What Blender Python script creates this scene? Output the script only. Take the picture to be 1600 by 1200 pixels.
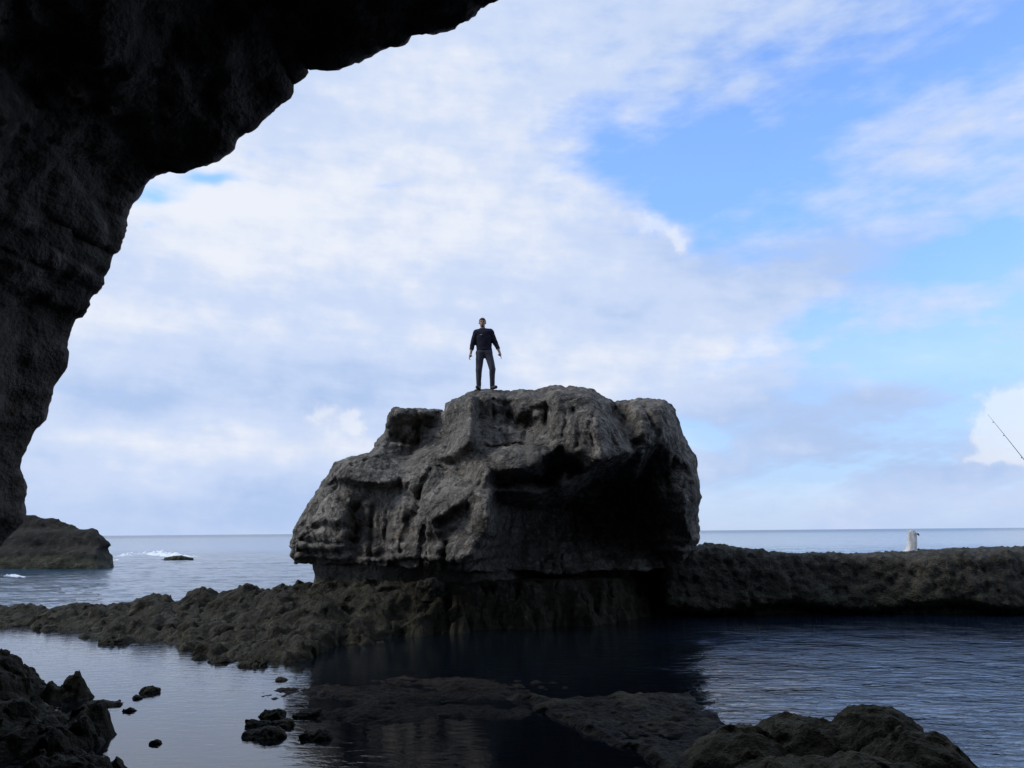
import bpy, math, random
import numpy as np
from mathutils import Vector, Matrix
from mathutils.geometry import delaunay_2d_cdt

random.seed(4)
scene = bpy.context.scene
for o in list(bpy.data.objects):
    bpy.data.objects.remove(o, do_unlink=True)
C = scene.collection

# ------------------------------------------------------------------ camera
FPX = 1246.0                       # focal length in photo pixels (1600 wide)
PITCH = math.radians(10.52)
ROLL = math.radians(0.50)
EYE = np.array([0.0, 0.0, 2.0])
_f = np.array([0.0, math.cos(PITCH), math.sin(PITCH)])
_r0 = np.array([1.0, 0.0, 0.0])
_u0 = np.cross(_r0, _f)
_r = _r0 * math.cos(ROLL) - _u0 * math.sin(ROLL)
_u = _u0 * math.cos(ROLL) + _r0 * math.sin(ROLL)

cam_d = bpy.data.cameras.new('camera')
cam = bpy.data.objects.new('camera', cam_d)
C.objects.link(cam)
cam_d.sensor_width = 36.0
cam_d.lens = 36.0 * FPX / 1600.0
cam_d.clip_start = 0.05
cam_d.clip_end = 60000.0
cam.matrix_world = Matrix(((_r[0], _u[0], -_f[0], EYE[0]),
                           (_r[1], _u[1], -_f[1], EYE[1]),
                           (_r[2], _u[2], -_f[2], EYE[2]),
                           (0, 0, 0, 1)))
scene.camera = cam

SUN_EL, SUN_AZ = math.radians(40), math.radians(-98)     # azimuth from +Y towards +X
SUN_STRENGTH, SUN_ANGLE = 1.2, math.radians(16)
SKY_STRENGTH = 0.15
EXPOSURE = 0.5

vs = scene.view_settings
vs.view_transform = 'Standard'
vs.look = 'None'
vs.gamma = 1.0
vs.use_curve_mapping = False
vs.exposure = EXPOSURE
cy = scene.cycles
cy.max_bounces = 5
cy.diffuse_bounces = 3
cy.glossy_bounces = 3
cy.transmission_bounces = 2
cy.caustics_reflective = False
cy.caustics_refractive = False


def ray(px, py):
    return _f * FPX + _r * (px - 800.0) + _u * (600.0 - py)


def P(px, py, D):
    """world point seen at a photo pixel, at distance D in front of the cave floor's datum"""
    d = ray(px, py)
    return EYE + d * (D / d[1])


def G(px, py, z=0.0):
    d = ray(px, py)
    return EYE + d * ((z - EYE[2]) / d[2])


def AE(px, py):
    d = ray(px, py)
    d = d / np.linalg.norm(d)
    return math.atan2(d[0], d[1]), math.asin(d[2])


# ------------------------------------------------------------------ node helper
class NT:
    def __init__(s, tree):
        s.t = tree
        s.n = tree.nodes
        s.l = tree.links

    def node(s, typ, **kw):
        n = s.n.new(typ)
        for k, v in kw.items():
            setattr(n, k, v)
        return n

    def put(s, sock, v):
        if isinstance(v, bpy.types.NodeSocket):
            s.l.new(v, sock)
        elif isinstance(v, (tuple, list)) and len(v) == 3 and sock.type == 'RGBA':
            sock.default_value = (*v, 1.0)
        else:
            sock.default_value = v

    def m(s, op, a, b=0.0, c=0.0, clamp=False):
        n = s.node('ShaderNodeMath', operation=op, use_clamp=clamp)
        s.put(n.inputs[0], a)
        s.put(n.inputs[1], b)
        s.put(n.inputs[2], c)
        return n.outputs[0]

    def vm(s, op, a, b=(0, 0, 0)):
        n = s.node('ShaderNodeVectorMath', operation=op)
        s.put(n.inputs[0], a)
        if op == 'SCALE':
            s.put(n.inputs['Scale'], b)
            return n.outputs[0]
        s.put(n.inputs[1], b)
        return n.outputs['Value'] if op in ('DOT_PRODUCT', 'LENGTH', 'DISTANCE') else n.outputs[0]

    def noise(s, vec, scale, detail=4.0, rough=0.55, lac=2.0, dist=0.0, color=False):
        n = s.node('ShaderNodeTexNoise')
        s.put(n.inputs['Vector'], vec)
        n.inputs['Scale'].default_value = scale
        n.inputs['Detail'].default_value = detail
        n.inputs['Roughness'].default_value = rough
        n.inputs['Lacunarity'].default_value = lac
        n.inputs['Distortion'].default_value = dist
        return n.outputs['Color' if color else 0]

    def vor(s, vec, scale, feature='F1', rnd=1.0, detail=0.0):
        n = s.node('ShaderNodeTexVoronoi', feature=feature)
        s.put(n.inputs['Vector'], vec)
        n.inputs['Scale'].default_value = scale
        n.inputs['Randomness'].default_value = rnd
        if 'Detail' in n.inputs:
            n.inputs['Detail'].default_value = detail
        return n.outputs['Distance']

    def sm(s, v, a, b, lo=0.0, hi=1.0):
        n = s.node('ShaderNodeMapRange', interpolation_type='SMOOTHSTEP')
        s.put(n.inputs['Value'], v)
        s.put(n.inputs['From Min'], a)
        s.put(n.inputs['From Max'], b)
        s.put(n.inputs['To Min'], lo)
        s.put(n.inputs['To Max'], hi)
        return n.outputs[0]

    def mix(s, f, a, b, blend='MIX'):
        n = s.node('ShaderNodeMix', data_type='RGBA', blend_type=blend)
        s.put(n.inputs[0], f)
        s.put(n.inputs[6], a)
        s.put(n.inputs[7], b)
        return n.outputs[2]

    def sep(s, v):
        n = s.node('ShaderNodeSeparateXYZ')
        s.put(n.inputs[0], v)
        return n.outputs[0], n.outputs[1], n.outputs[2]

    def comb(s, x, y, z):
        n = s.node('ShaderNodeCombineXYZ')
        s.put(n.inputs[0], x)
        s.put(n.inputs[1], y)
        s.put(n.inputs[2], z)
        return n.outputs[0]


# ------------------------------------------------------------------ sky
world = bpy.data.worlds.new('World')
scene.world = world
world.cycles.sampling_method = 'NONE'
world.use_nodes = True
world.node_tree.nodes.clear()
W = NT(world.node_tree)


def build_sky():
    out = W.node('ShaderNodeOutputWorld')
    bg = W.node('ShaderNodeBackground')
    bg.inputs['Strength'].default_value = SKY_STRENGTH
    W.l.new(bg.outputs[0], out.inputs[0])
    sky = W.node('ShaderNodeTexSky', sky_type='NISHITA')
    sky.sun_disc = False
    sky.sun_elevation = SUN_EL
    sky.sun_rotation = SUN_AZ
    sky.altitude = 0.0
    sky.air_density = 1.0
    sky.dust_density = 0.3
    sky.ozone_density = 3.0
    d = W.node('ShaderNodeTexCoord').outputs['Generated']
    x, y, z = W.sep(d)
    # wispy domain warp on the sphere of directions
    w1 = W.noise(d, 5.0, 3.0, 0.55, color=True)
    wx, wy, wz = W.sep(w1)
    az0 = W.m('ARCTAN2', x, y)
    el0 = W.m('ARCSINE', z)
    az = W.m('ADD', az0, W.m('MULTIPLY', W.m('SUBTRACT', wx, 0.5), 0.22))
    el = W.m('ADD', el0, W.m('MULTIPLY', W.m('SUBTRACT', wy, 0.5), 0.13))

    def total(items, vec):
        """sum of soft elliptical patches, each placed by compass bearing and height above the horizon"""
        t = 0.0
        for (px, py, sx, sy, k) in items:
            a, e = AE(px, py)
            n = W.node('ShaderNodeVectorMath', operation='MULTIPLY_ADD')
            W.l.new(vec, n.inputs[0])
            n.inputs[1].default_value = (FPX / sx, FPX / sy, 0)
            n.inputs[2].default_value = (-a * FPX / sx, -e * FPX / sy, 0)
            r2 = W.vm('DOT_PRODUCT', n.outputs[0], n.outputs[0])
            t = W.m('MULTIPLY_ADD', W.m('POWER', 1 / math.e, r2), k, t)
        return t

    v0 = W.comb(az0, el0, 0.0)
    v1 = W.comb(az, el, 0.0)

    # cloud deck coverage
    wn = W.noise(d, 30.0, 4.0, 0.55, color=True)
    ux, uy, uz = W.sep(wn)
    dp = W.comb(W.m('MULTIPLY', x, 1.0), y, W.m('MULTIPLY', z, 2.6))
    n1 = W.noise(dp, 2.6, 6.0, 0.56)
    n2 = W.noise(W.comb(W.m('ADD', x, W.m('MULTIPLY', z, 1.1)), y, W.m('MULTIPLY', z, 3.4)), 9.0, 4.0, 0.6)
    cov = W.m('ADD', W.m('MULTIPLY', W.m('SUBTRACT', n1, 0.5), 1.1), 0.82)
    cov = W.m('ADD', cov, W.m('MULTIPLY', W.m('SUBTRACT', n2, 0.5), 1.0))
    cov = W.m('ADD', cov, W.m('MULTIPLY', W.m('SUBTRACT', uz, 0.5), 0.36))
    # thin slanting streaks of high cloud
    n5 = W.noise(W.comb(W.m('ADD', W.m('MULTIPLY', x, 0.5), W.m('MULTIPLY', z, -1.4)), W.m('MULTIPLY', y, 0.5), W.m('ADD', W.m('MULTIPLY', z, 4.2), W.m('MULTIPLY', x, -1.6))), 4.2, 4.0, 0.6)
    cov = W.m('ADD', cov, W.m('MULTIPLY', W.m('SUBTRACT', n5, 0.42), 1.0))
    holes = total([
        (1060, 245, 125, 90, 0.62), (1180, 265, 140, 100, 0.50), (1110, 365, 70, 45, 0.40), (985, 205, 60, 40, 0.25),
        (1400, 200, 320, 300, 0.40), (1500, 40, 220, 60, 0.20), (1590, 20, 90, 60, 0.30),
        (1310, 555, 100, 36, 0.48), (1480, 570, 160, 30, 0.34), (1270, 505, 40, 22, 0.4),
        (1570, 430, 80, 60, 0.45), (1450, 400, 120, 60, 0.22), (1080, 662, 40, 22, 0.45),
        (335, 283, 60, 15, 0.85), (235, 300, 50, 22, 0.95), (205, 350, 24, 9, 0.6), (575, 306, 45, 11, 0.55),
        (350, 408, 30, 6, 0.22), (1400, 760, 200, 26, 0.12)], v1)
    solid = total([(1380, 400, 240, 60, 0.22), (1120, 470, 200, 60, 0.15), (700, 260, 330, 330, 0.42), (350, 560, 450, 240, 0.40), (900, 520, 240, 110, 0.30), (1060, 265, 45, 14, 0.10)], v1)
    cov = W.m('ADD', W.m('SUBTRACT', cov, holes), solid)
    covf = W.sm(cov, 0.08, 1.0)
    # thin veil that keeps the blue pale
    veil = W.m('ADD', 0.06, W.m('MULTIPLY', W.sm(el0, 0.36, 0.0), 0.75))
    covf = W.m('MAXIMUM', covf, veil)
    # cloud brightness
    n3 = W.noise(dp, 4.6, 3.0, 0.55)
    lum = W.m('ADD', 0.50, W.m('MULTIPLY', W.m('SUBTRACT', n3, 0.5), 1.1))
    lum = W.m('ADD', lum, W.m('MULTIPLY', W.m('SUBTRACT', n2, 0.5), 0.7))
    lum = W.m('ADD', lum, W.m('MULTIPLY', W.m('SUBTRACT', uz, 0.5), 0.5))
    lum = W.m('ADD', lum, total([
        (560, 170, 260, 190, 0.10), (380, 330, 170, 90, 0.42), (250, 440, 260, 100, 0.20), (840, 300, 160, 160, 0.16),
        (830, 480, 260, 70, -0.12), (300, 590, 380, 45, -0.34), (1290, 400, 260, 70, -0.42), (1330, 670, 300, 70, -0.55),
        (420, 700, 200, 26, 0.34), (180, 680, 110, 22, 0.22), (1000, 560, 300, 40, 0.06), (1150, 130, 260, 130, -0.10), (330, 800, 420, 40, -0.28), (1350, 740, 300, 30, -0.2)], v0))
    lum = W.m('ADD', lum, 0.0, clamp=True)
    k = 1.0 / (SKY_STRENGTH * 2 ** EXPOSURE)
    dark = tuple(c * k for c in (0.45, 0.59, 0.87))
    mid = tuple(c * k for c in (0.60, 0.71, 0.94))
    lite = tuple(c * k for c in (0.84, 0.88, 0.97))
    ccol = W.mix(W.sm(lum, 0.0, 0.5), dark, mid)
    ccol = W.mix(W.sm(lum, 0.45, 1.0), ccol, lite)
    blue = W.mix(1.0, sky.outputs[0], W.mix(W.sm(el0, 0.5, 0.04), (1.10, 1.28, 1.60), (0.66, 0.82, 1.05)), 'MULTIPLY')
    col = W.mix(covf, blue, ccol)

    # cumulus heads with crisp billowing tops
    vx, vy = wx, wy
    azc = W.m('ADD', az0, W.m('ADD', W.m('MULTIPLY', W.m('SUBTRACT', ux, 0.5), 0.062), W.m('MULTIPLY', W.m('SUBTRACT', vx, 0.5), 0.05)))
    elc = W.m('ADD', el0, W.m('ADD', W.m('MULTIPLY', W.m('SUBTRACT', uy, 0.5), 0.050), W.m('MULTIPLY', W.m('SUBTRACT', vy, 0.5), 0.02)))
    puffs = total([(482, 650, 20, 17, 0.85), (508, 642, 20, 14, 0.7), (550, 658, 24, 22, 0.9), (515, 672, 40, 22, 0.5), (480, 690, 60, 20, 0.25),
                   (345, 676, 34, 12, 0.42), (165, 662, 22, 10, 0.45), (400, 720, 190, 34, 0.36),
                   (1590, 650, 44, 34, 1.1), (1545, 648, 26, 24, 0.9), (1575, 690, 46, 26, 0.9), (1520, 712, 26, 16, 0.75),
                   (1058, 372, 26, 20, 1.0), (1015, 352, 40, 22, 0.7), (970, 335, 50, 26, 0.55),
                   (1400, 786, 80, 15, 0.42), (1305, 790, 45, 14, 0.5), (1640, 660, 60, 60, 0.9)], W.comb(azc, elc, 0.0))
    pm = W.sm(puffs, 0.15, 0.95)
    pl = W.sm(W.m('ADD', puffs, W.m('MULTIPLY', W.m('SUBTRACT', uz, 0.5), 1.4)), 0.35, 1.05)
    pcol = W.mix(pl, tuple(c * k for c in (0.62, 0.70, 0.90)), tuple(c * k for c in (0.90, 0.93, 0.98)))
    col = W.mix(W.m('MULTIPLY', pm, 0.58), col, pcol)
    # pale moist air low over the sea
    hz = W.sm(el0, 0.075, -0.01)
    col = W.mix(W.m('MULTIPLY', hz, 0.5), col, tuple(c * k for c in (0.46, 0.59, 0.86)))
    W.l.new(col, bg.inputs['Color'])


build_sky()

sun_d = bpy.data.lights.new('sun', 'SUN')
sun = bpy.data.objects.new('sun', sun_d)
C.objects.link(sun)
sun_d.energy = SUN_STRENGTH
sun_d.angle = SUN_ANGLE
sun_d.color = (1.0, 0.95, 0.88)
sdir = Vector((math.sin(SUN_AZ) * math.cos(SUN_EL), math.cos(SUN_AZ) * math.cos(SUN_EL), math.sin(SUN_EL)))
sun.rotation_euler = sdir.to_track_quat('Z', 'Y').to_euler()
sun.location = (0, 0, 60)

# ------------------------------------------------------------------ numpy noise
_rs = np.random.RandomState(11)
_g = _rs.normal(size=(256, 3)).astype(np.float32)
_g /= np.linalg.norm(_g, axis=1)[:, None]
_perm = _rs.permutation(256).astype(np.int32)
_perm2 = np.concatenate([_perm, _perm])


def perlin(p):
    p = np.asarray(p, np.float32)
    i = np.floor(p).astype(np.int32)
    fr = p - i
    i &= 255
    u = fr * fr * fr * (fr * (fr * 6 - 15) + 10)
    res = 0
    for dx in (0, 1):
        hx = _perm2[(i[:, 0] + dx) & 255]
        wx = u[:, 0] if dx else 1 - u[:, 0]
        for dy in (0, 1):
            hy = _perm2[hx + ((i[:, 1] + dy) & 255)]
            wy = u[:, 1] if dy else 1 - u[:, 1]
            for dz in (0, 1):
                h = _perm2[hy + ((i[:, 2] + dz) & 255)]
                g = _g[h]
                dot = g[:, 0] * (fr[:, 0] - dx) + g[:, 1] * (fr[:, 1] - dy) + g[:, 2] * (fr[:, 2] - dz)
                res = res + dot * (wx * wy * (u[:, 2] if dz else 1 - u[:, 2]))
    return res * 1.5


def fbm(p, scale, octaves=4, gain=0.5, off=0.0):
    p = np.asarray(p, np.float32) * scale + off
    a, t = 1.0, 0
    for _ in range(octaves):
        t = t + a * perlin(p)
        p = p * 2.03 + 17.3
        a *= gain
    return t


def ridged(p, scale, octaves=4, gain=0.5, off=0.0):
    p = np.asarray(p, np.float32) * scale + off
    a, t = 1.0, 0
    for _ in range(octaves):
        t = t + a * (1 - 2 * np.abs(perlin(p)))
        p = p * 2.07 + 9.1
        a *= gain
    return t * 0.5


def billow(p, scale, octaves=3, gain=0.5, off=0.0):
    p = np.asarray(p, np.float32) * scale + off
    a, t = 1.0, 0
    for _ in range(octaves):
        t = t + a * (2 * np.abs(perlin(p)) - 0.5)
        p = p * 2.11 + 5.7
        a *= gain
    return t


def sstep(a, b, x):
    t = np.clip((x - a) / (b - a), 0, 1)
    return t * t * (3 - 2 * t)


# ------------------------------------------------------------------ mesh helpers
def mesh_from(name, verts, faces, mat, smooth=True, parent=None):
    verts = np.ascontiguousarray(verts, np.float32)
    faces = np.ascontiguousarray(faces, np.int32)
    me = bpy.data.meshes.new(name)
    k = faces.shape[1]
    me.vertices.add(len(verts))
    me.vertices.foreach_set('co', verts.ravel())
    me.loops.add(faces.size)
    me.loops.foreach_set('vertex_index', faces.ravel())
    me.polygons.add(len(faces))
    me.polygons.foreach_set('loop_start', np.arange(0, faces.size, k, dtype=np.int32))
    me.polygons.foreach_set('use_smooth', np.full(len(faces), bool(smooth)))
    me.update(calc_edges=True)
    me.validate()
    if mat:
        me.materials.append(mat)
    o = bpy.data.objects.new(name, me)
    C.objects.link(o)
    if parent:
        o.parent = parent
    return o


def tag(o, label=None, cat=None, group=None, kind=None):
    if label:
        o['label'] = label
    if cat:
        o['category'] = cat
    if group:
        o['group'] = group
    if kind:
        o['kind'] = kind
    return o


def grid_faces(nu, nv):
    i = np.arange(nu * nv).reshape(nu, nv)
    return np.stack([i[:-1, :-1], i[1:, :-1], i[1:, 1:], i[:-1, 1:]], -1).reshape(-1, 4)


def normals_of(v, f):
    n = np.zeros_like(v)
    a = v[f[:, 2]] - v[f[:, 0]]
    b = v[f[:, 3]] - v[f[:, 1]]
    fn = np.cross(a, b)
    for k in range(4):
        for c in range(3):
            n[:, c] += np.bincount(f[:, k], fn[:, c], len(v))
    return n / (np.linalg.norm(n, axis=1)[:, None] + 1e-9)


def surface_net(F, org, h):
    """closed surface of F<0 on a regular grid (naive surface nets)"""
    F = F.copy()
    F[0] = F[-1] = 1e-3
    F[:, 0] = F[:, -1] = 1e-3
    F[:, :, 0] = F[:, :, -1] = 1e-3
    F = np.where(F == 0, 1e-6, F)
    S = F < 0
    nx, ny, nz = F.shape
    cnt = np.zeros((nx - 1, ny - 1, nz - 1), np.int8)
    for a in (0, 1):
        for b in (0, 1):
            for c in (0, 1):
                cnt += S[a:nx - 1 + a, b:ny - 1 + b, c:nz - 1 + c]
    act = (cnt > 0) & (cnt < 8)
    I = np.argwhere(act)
    idx = np.full(act.shape, -1, np.int32)
    idx[act] = np.arange(len(I))
    acc = np.zeros((len(I), 3), np.float32)
    num = np.zeros(len(I), np.float32)
    co = [(a, b, c) for a in (0, 1) for b in (0, 1) for c in (0, 1)]
    vals = {o: F[I[:, 0] + o[0], I[:, 1] + o[1], I[:, 2] + o[2]] for o in co}
    for o in co:
        for ax in range(3):
            if o[ax] == 0:
                q = list(o)
                q[ax] = 1
                q = tuple(q)
                va, vb = vals[o], vals[q]
                cr = (va < 0) != (vb < 0)
                t = np.where(cr, va / np.where(cr, va - vb, 1), 0)
                pt = np.tile(np.array(o, np.float32), (len(I), 1))
                pt[:, ax] += t
                acc += pt * cr[:, None]
                num += cr
    V = (I + acc / num[:, None]) * h + np.asarray(org)
    faces = []
    for ax in range(3):
        sl0 = [slice(1, -1)] * 3
        sl1 = [slice(1, -1)] * 3
        sl0[ax] = slice(0, -1)
        sl1[ax] = slice(1, None)
        A, B = S[tuple(sl0)], S[tuple(sl1)]
        E = np.argwhere(A != B)
        if not len(E):
            continue
        inside = A[E[:, 0], E[:, 1], E[:, 2]]
        base = E + 1
        base[:, ax] -= 1
        u, v = (ax + 1) % 3, (ax + 2) % 3
        q = []
        for (du, dv) in ((1, 1), (0, 1), (0, 0), (1, 0)):
            c = base.copy()
            c[:, u] -= du
            c[:, v] -= dv
            q.append(idx[c[:, 0], c[:, 1], c[:, 2]])
        q = np.stack(q, 1)
        q[~inside] = q[~inside][:, ::-1]
        faces.append(q)
    return V.astype(np.float32), np.concatenate(faces)


def poly_sdf(poly, X, Z):
    """signed distance in 2-D (negative inside)"""
    poly = np.asarray(poly, np.float64)
    d = np.full(X.shape, 1e9)
    ins = np.zeros(X.shape, bool)
    n = len(poly)
    for i in range(n):
        a, b = poly[i], poly[(i + 1) % n]
        e = b - a
        wx, wz = X - a[0], Z - a[1]
        t = np.clip((wx * e[0] + wz * e[1]) / (e @ e + 1e-12), 0, 1)
        d = np.minimum(d, (wx - e[0] * t) ** 2 + (wz - e[1] * t) ** 2)
        c = ((a[1] <= Z) & (b[1] > Z)) | ((b[1] <= Z) & (a[1] > Z))
        xc = a[0] + (Z - a[1]) / (e[1] if abs(e[1]) > 1e-9 else 1e-9) * e[0]
        ins ^= c & (X < xc)
    return np.where(ins, -np.sqrt(d), np.sqrt(d))


def tri_interp(pts, X, Z):
    """piecewise-linear depth through scattered (x, z, depth) control points"""
    pts = np.asarray(pts, np.float64)
    vs_, _, fs, ov, _, _ = delaunay_2d_cdt([Vector((p[0], p[1])) for p in pts], [], [], 0, 1e-6)
    val = [pts[o[0], 2] for o in ov]
    out = np.full(X.shape, np.nan)
    for f in fs:
        (ax, az_), (bx, bz), (cx, cz) = [vs_[i] for i in f]
        den = (bz - cz) * (ax - cx) + (cx - bx) * (az_ - cz)
        if abs(den) < 1e-10:
            continue
        l1 = ((bz - cz) * (X - cx) + (cx - bx) * (Z - cz)) / den
        l2 = ((cz - az_) * (X - cx) + (ax - cx) * (Z - cz)) / den
        l3 = 1 - l1 - l2
        m = (l1 >= -1e-6) & (l2 >= -1e-6) & (l3 >= -1e-6)
        out[m] = (l1 * val[f[0]] + l2 * val[f[1]] + l3 * val[f[2]])[m]
    return out


def blur2(a, n):
    for _ in range(n):
        for ax in (0, 1):
            p = np.concatenate([np.take(a, [0], ax), a, np.take(a, [-1], ax)], ax)
            s = [slice(None)] * 2
            s0, s1, s2 = list(s), list(s), list(s)
            s0[ax], s1[ax], s2[ax] = slice(0, -2), slice(1, -1), slice(2, None)
            a = 0.25 * p[tuple(s0)] + 0.5 * p[tuple(s1)] + 0.25 * p[tuple(s2)]
    return a


# ------------------------------------------------------------------ materials
def rock_material(name, base, dark, light, wet_z=None, algae=(0.045, 0.047, 0.026), rough=0.9, bump=1.0, scale=1.0, wet=0.0, streak=0.5, crack=0.0, spec=0.35, wet_w=0.25):
    mt = bpy.data.materials.new(name)
    mt.use_nodes = True
    mt.node_tree.nodes.clear()
    T = NT(mt.node_tree)
    out = T.node('ShaderNodeOutputMaterial')
    b = T.node('ShaderNodeBsdfPrincipled')
    T.l.new(b.outputs[0], out.inputs[0])
    pos = T.node('ShaderNodeNewGeometry').outputs['Position']
    x, y, z = T.sep(pos)
    n1 = T.noise(pos, 0.9 * scale, 6, 0.6, dist=0.4)
    n2 = T.noise(pos, 6.0 * scale, 6, 0.65)
    n3 = T.noise(T.comb(x, y, T.m('MULTIPLY', z, 0.16)), 3.2 * scale, 5, 0.6, dist=0.3)
    n4 = T.noise(pos, 38.0 * scale, 3, 0.6)
    col = T.mix(T.sm(n1, 0.32, 0.66), dark, base)
    col = T.mix(T.sm(n2, 0.50, 0.74), col, light)
    st = T.m('MULTIPLY', T.sm(n3, 0.50, 0.64), streak)
    col = T.mix(st, col, tuple(c * 0.28 for c in base))
    col = T.mix(T.m('MULTIPLY', T.sm(T.noise(pos, 1.7 * scale, 4, 0.55), 0.60, 0.72), 0.35), col, (base[0] * 1.0, base[1] * 0.74, base[2] * 0.5))
    col = T.mix(T.m('MULTIPLY', T.sm(n4, 0.35, 0.65), 0.18), col, tuple(c * 0.45 for c in base))
    pale = T.sm(T.noise(T.vm('ADD', pos, (31.0, 7.0, 3.0)), 0.55 * scale, 5, 0.62), 0.50, 0.66)
    col = T.mix(T.m('MULTIPLY', pale, 0.30), col, tuple(min(0.45, c * 1.15) for c in light))
    if crack:
        for (sc, of, wd) in ((0.9, 2.0, 0.022), (2.3, 9.0, 0.026)):
            cn = T.noise(T.vm('ADD', pos, (of, of, of)), sc * scale, 3, 0.6, dist=0.5)
            ln = T.sm(T.m('ABSOLUTE', T.m('SUBTRACT', cn, 0.5)), wd, 0.0)
            col = T.mix(T.m('MULTIPLY', ln, 0.62 * crack), col, tuple(c * 0.16 for c in base))
    ro = rough
    if wet_z is not None:
        edge = T.m('ADD', z, T.m('MULTIPLY', T.m('SUBTRACT', n1, 0.5), 3.6 * wet_w))
        wm = T.sm(edge, wet_z + wet_w, wet_z - wet_w)
        ac = T.mix(T.sm(n2, 0.36, 0.66), tuple(c * 0.45 for c in algae), algae)
        ac = T.mix(T.m('MULTIPLY', T.sm(T.noise(pos, 3.1, 5, 0.6), 0.54, 0.68), 0.7), ac, (0.11, 0.105, 0.07))
        col = T.mix(T.m('MULTIPLY', wm, 0.88), col, ac)
        ro = T.m('SUBTRACT', rough, T.m('MULTIPLY', wm, wet))
    T.put(b.inputs['Base Color'], col)
    T.put(b.inputs['Roughness'], ro)
    b.inputs['Specular IOR Level'].default_value = spec
    # fine relief: pits, grain, small cracks
    v1 = T.vor(T.vm('ADD', pos, T.vm('SCALE', T.noise(pos, 4, 2, 0.5, color=True), 0.18)), 7.0 * scale)
    v2 = T.vor(pos, 22.0 * scale)
    h = T.m('ADD', T.m('MULTIPLY', n2, 0.42), T.m('MULTIPLY', v1, -0.14))
    h = T.m('ADD', h, T.m('MULTIPLY', n4, 0.12))
    h = T.m('ADD', h, T.m('MULTIPLY', v2, 0.10))
    h = T.m('ADD', h, T.m('MULTIPLY', n3, 0.18))
    bp = T.node('ShaderNodeBump')
    bp.inputs['Strength'].default_value = 0.9
    bp.inputs['Distance'].default_value = 0.16 * bump
    T.put(bp.inputs['Height'], h)
    T.l.new(bp.outputs[0], b.inputs['Normal'])
    return mt


M = {}
M['boulder'] = rock_material('weathered_limestone', (0.200, 0.186, 0.164), (0.088, 0.083, 0.075), (0.36, 0.338, 0.295), wet_z=1.0, bump=1.3, wet=0.2, streak=0.75, crack=1.0)
M['cave'] = rock_material('cave_rock', (0.165, 0.145, 0.122), (0.085, 0.076, 0.066), (0.22, 0.195, 0.17), bump=1.1, scale=0.8, streak=0.4, crack=0.6)
M['reef'] = rock_material('wet_reef_rock', (0.048, 0.045, 0.033), (0.019, 0.018, 0.014), (0.10, 0.092, 0.068), wet_z=0.5, algae=(0.038, 0.036, 0.022), spec=0.2, bump=1.1, scale=1.6, wet=0.15, rough=0.85, streak=0.15, crack=0.6)
M['ledge'] = rock_material('ledge_rock', (0.075, 0.072, 0.058), (0.030, 0.029, 0.024), (0.13, 0.124, 0.10), wet_z=0.55, bump=1.1, scale=1.3, wet=0.4, rough=0.85, streak=0.5, crack=0.7)
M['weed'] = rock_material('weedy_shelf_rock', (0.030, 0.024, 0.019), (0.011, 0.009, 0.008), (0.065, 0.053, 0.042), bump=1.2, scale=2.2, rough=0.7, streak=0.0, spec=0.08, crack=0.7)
M['mound'] = rock_material('seaweedy_mound_rock', (0.135, 0.122, 0.080), (0.065, 0.058, 0.040), (0.20, 0.185, 0.13), wet_z=0.09, algae=(0.020, 0.016, 0.013), spec=0.06, wet_w=0.06, crack=0.7, bump=1.0, scale=1.8, wet=0.25, rough=0.8, streak=0.1)
M['islet'] = rock_material('islet_rock', (0.036, 0.033, 0.028), (0.018, 0.016, 0.014), (0.060, 0.055, 0.046), wet_z=0.7, spec=0.15, bump=2.0, scale=0.5, wet=0.3, streak=0.2)


def simple(name, col, rough=0.7, noise=None, metallic=0.0, spec=0.4, var=0.25, bump=0.0):
    mt = bpy.data.materials.new(name)
    mt.use_nodes = True
    T = NT(mt.node_tree)
    b = mt.node_tree.nodes['Principled BSDF']
    b.inputs['Roughness'].default_value = rough
    b.inputs['Metallic'].default_value = metallic
    b.inputs['Specular IOR Level'].default_value = spec
    pos = T.node('ShaderNodeTexCoord').outputs['Object']
    n = T.noise(pos, noise or 20.0, 4, 0.6)
    T.put(b.inputs['Base Color'], T.mix(T.sm(n, 0.3, 0.7), tuple(c * (1 - var) for c in col), tuple(min(1, c * (1 + var)) for c in col)))
    if bump:
        bp = T.node('ShaderNodeBump')
        bp.inputs['Strength'].default_value = 0.6
        bp.inputs['Distance'].default_value = bump
        T.put(bp.inputs['Height'], n)
        T.l.new(bp.outputs[0], b.inputs['Normal'])
    return mt


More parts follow.
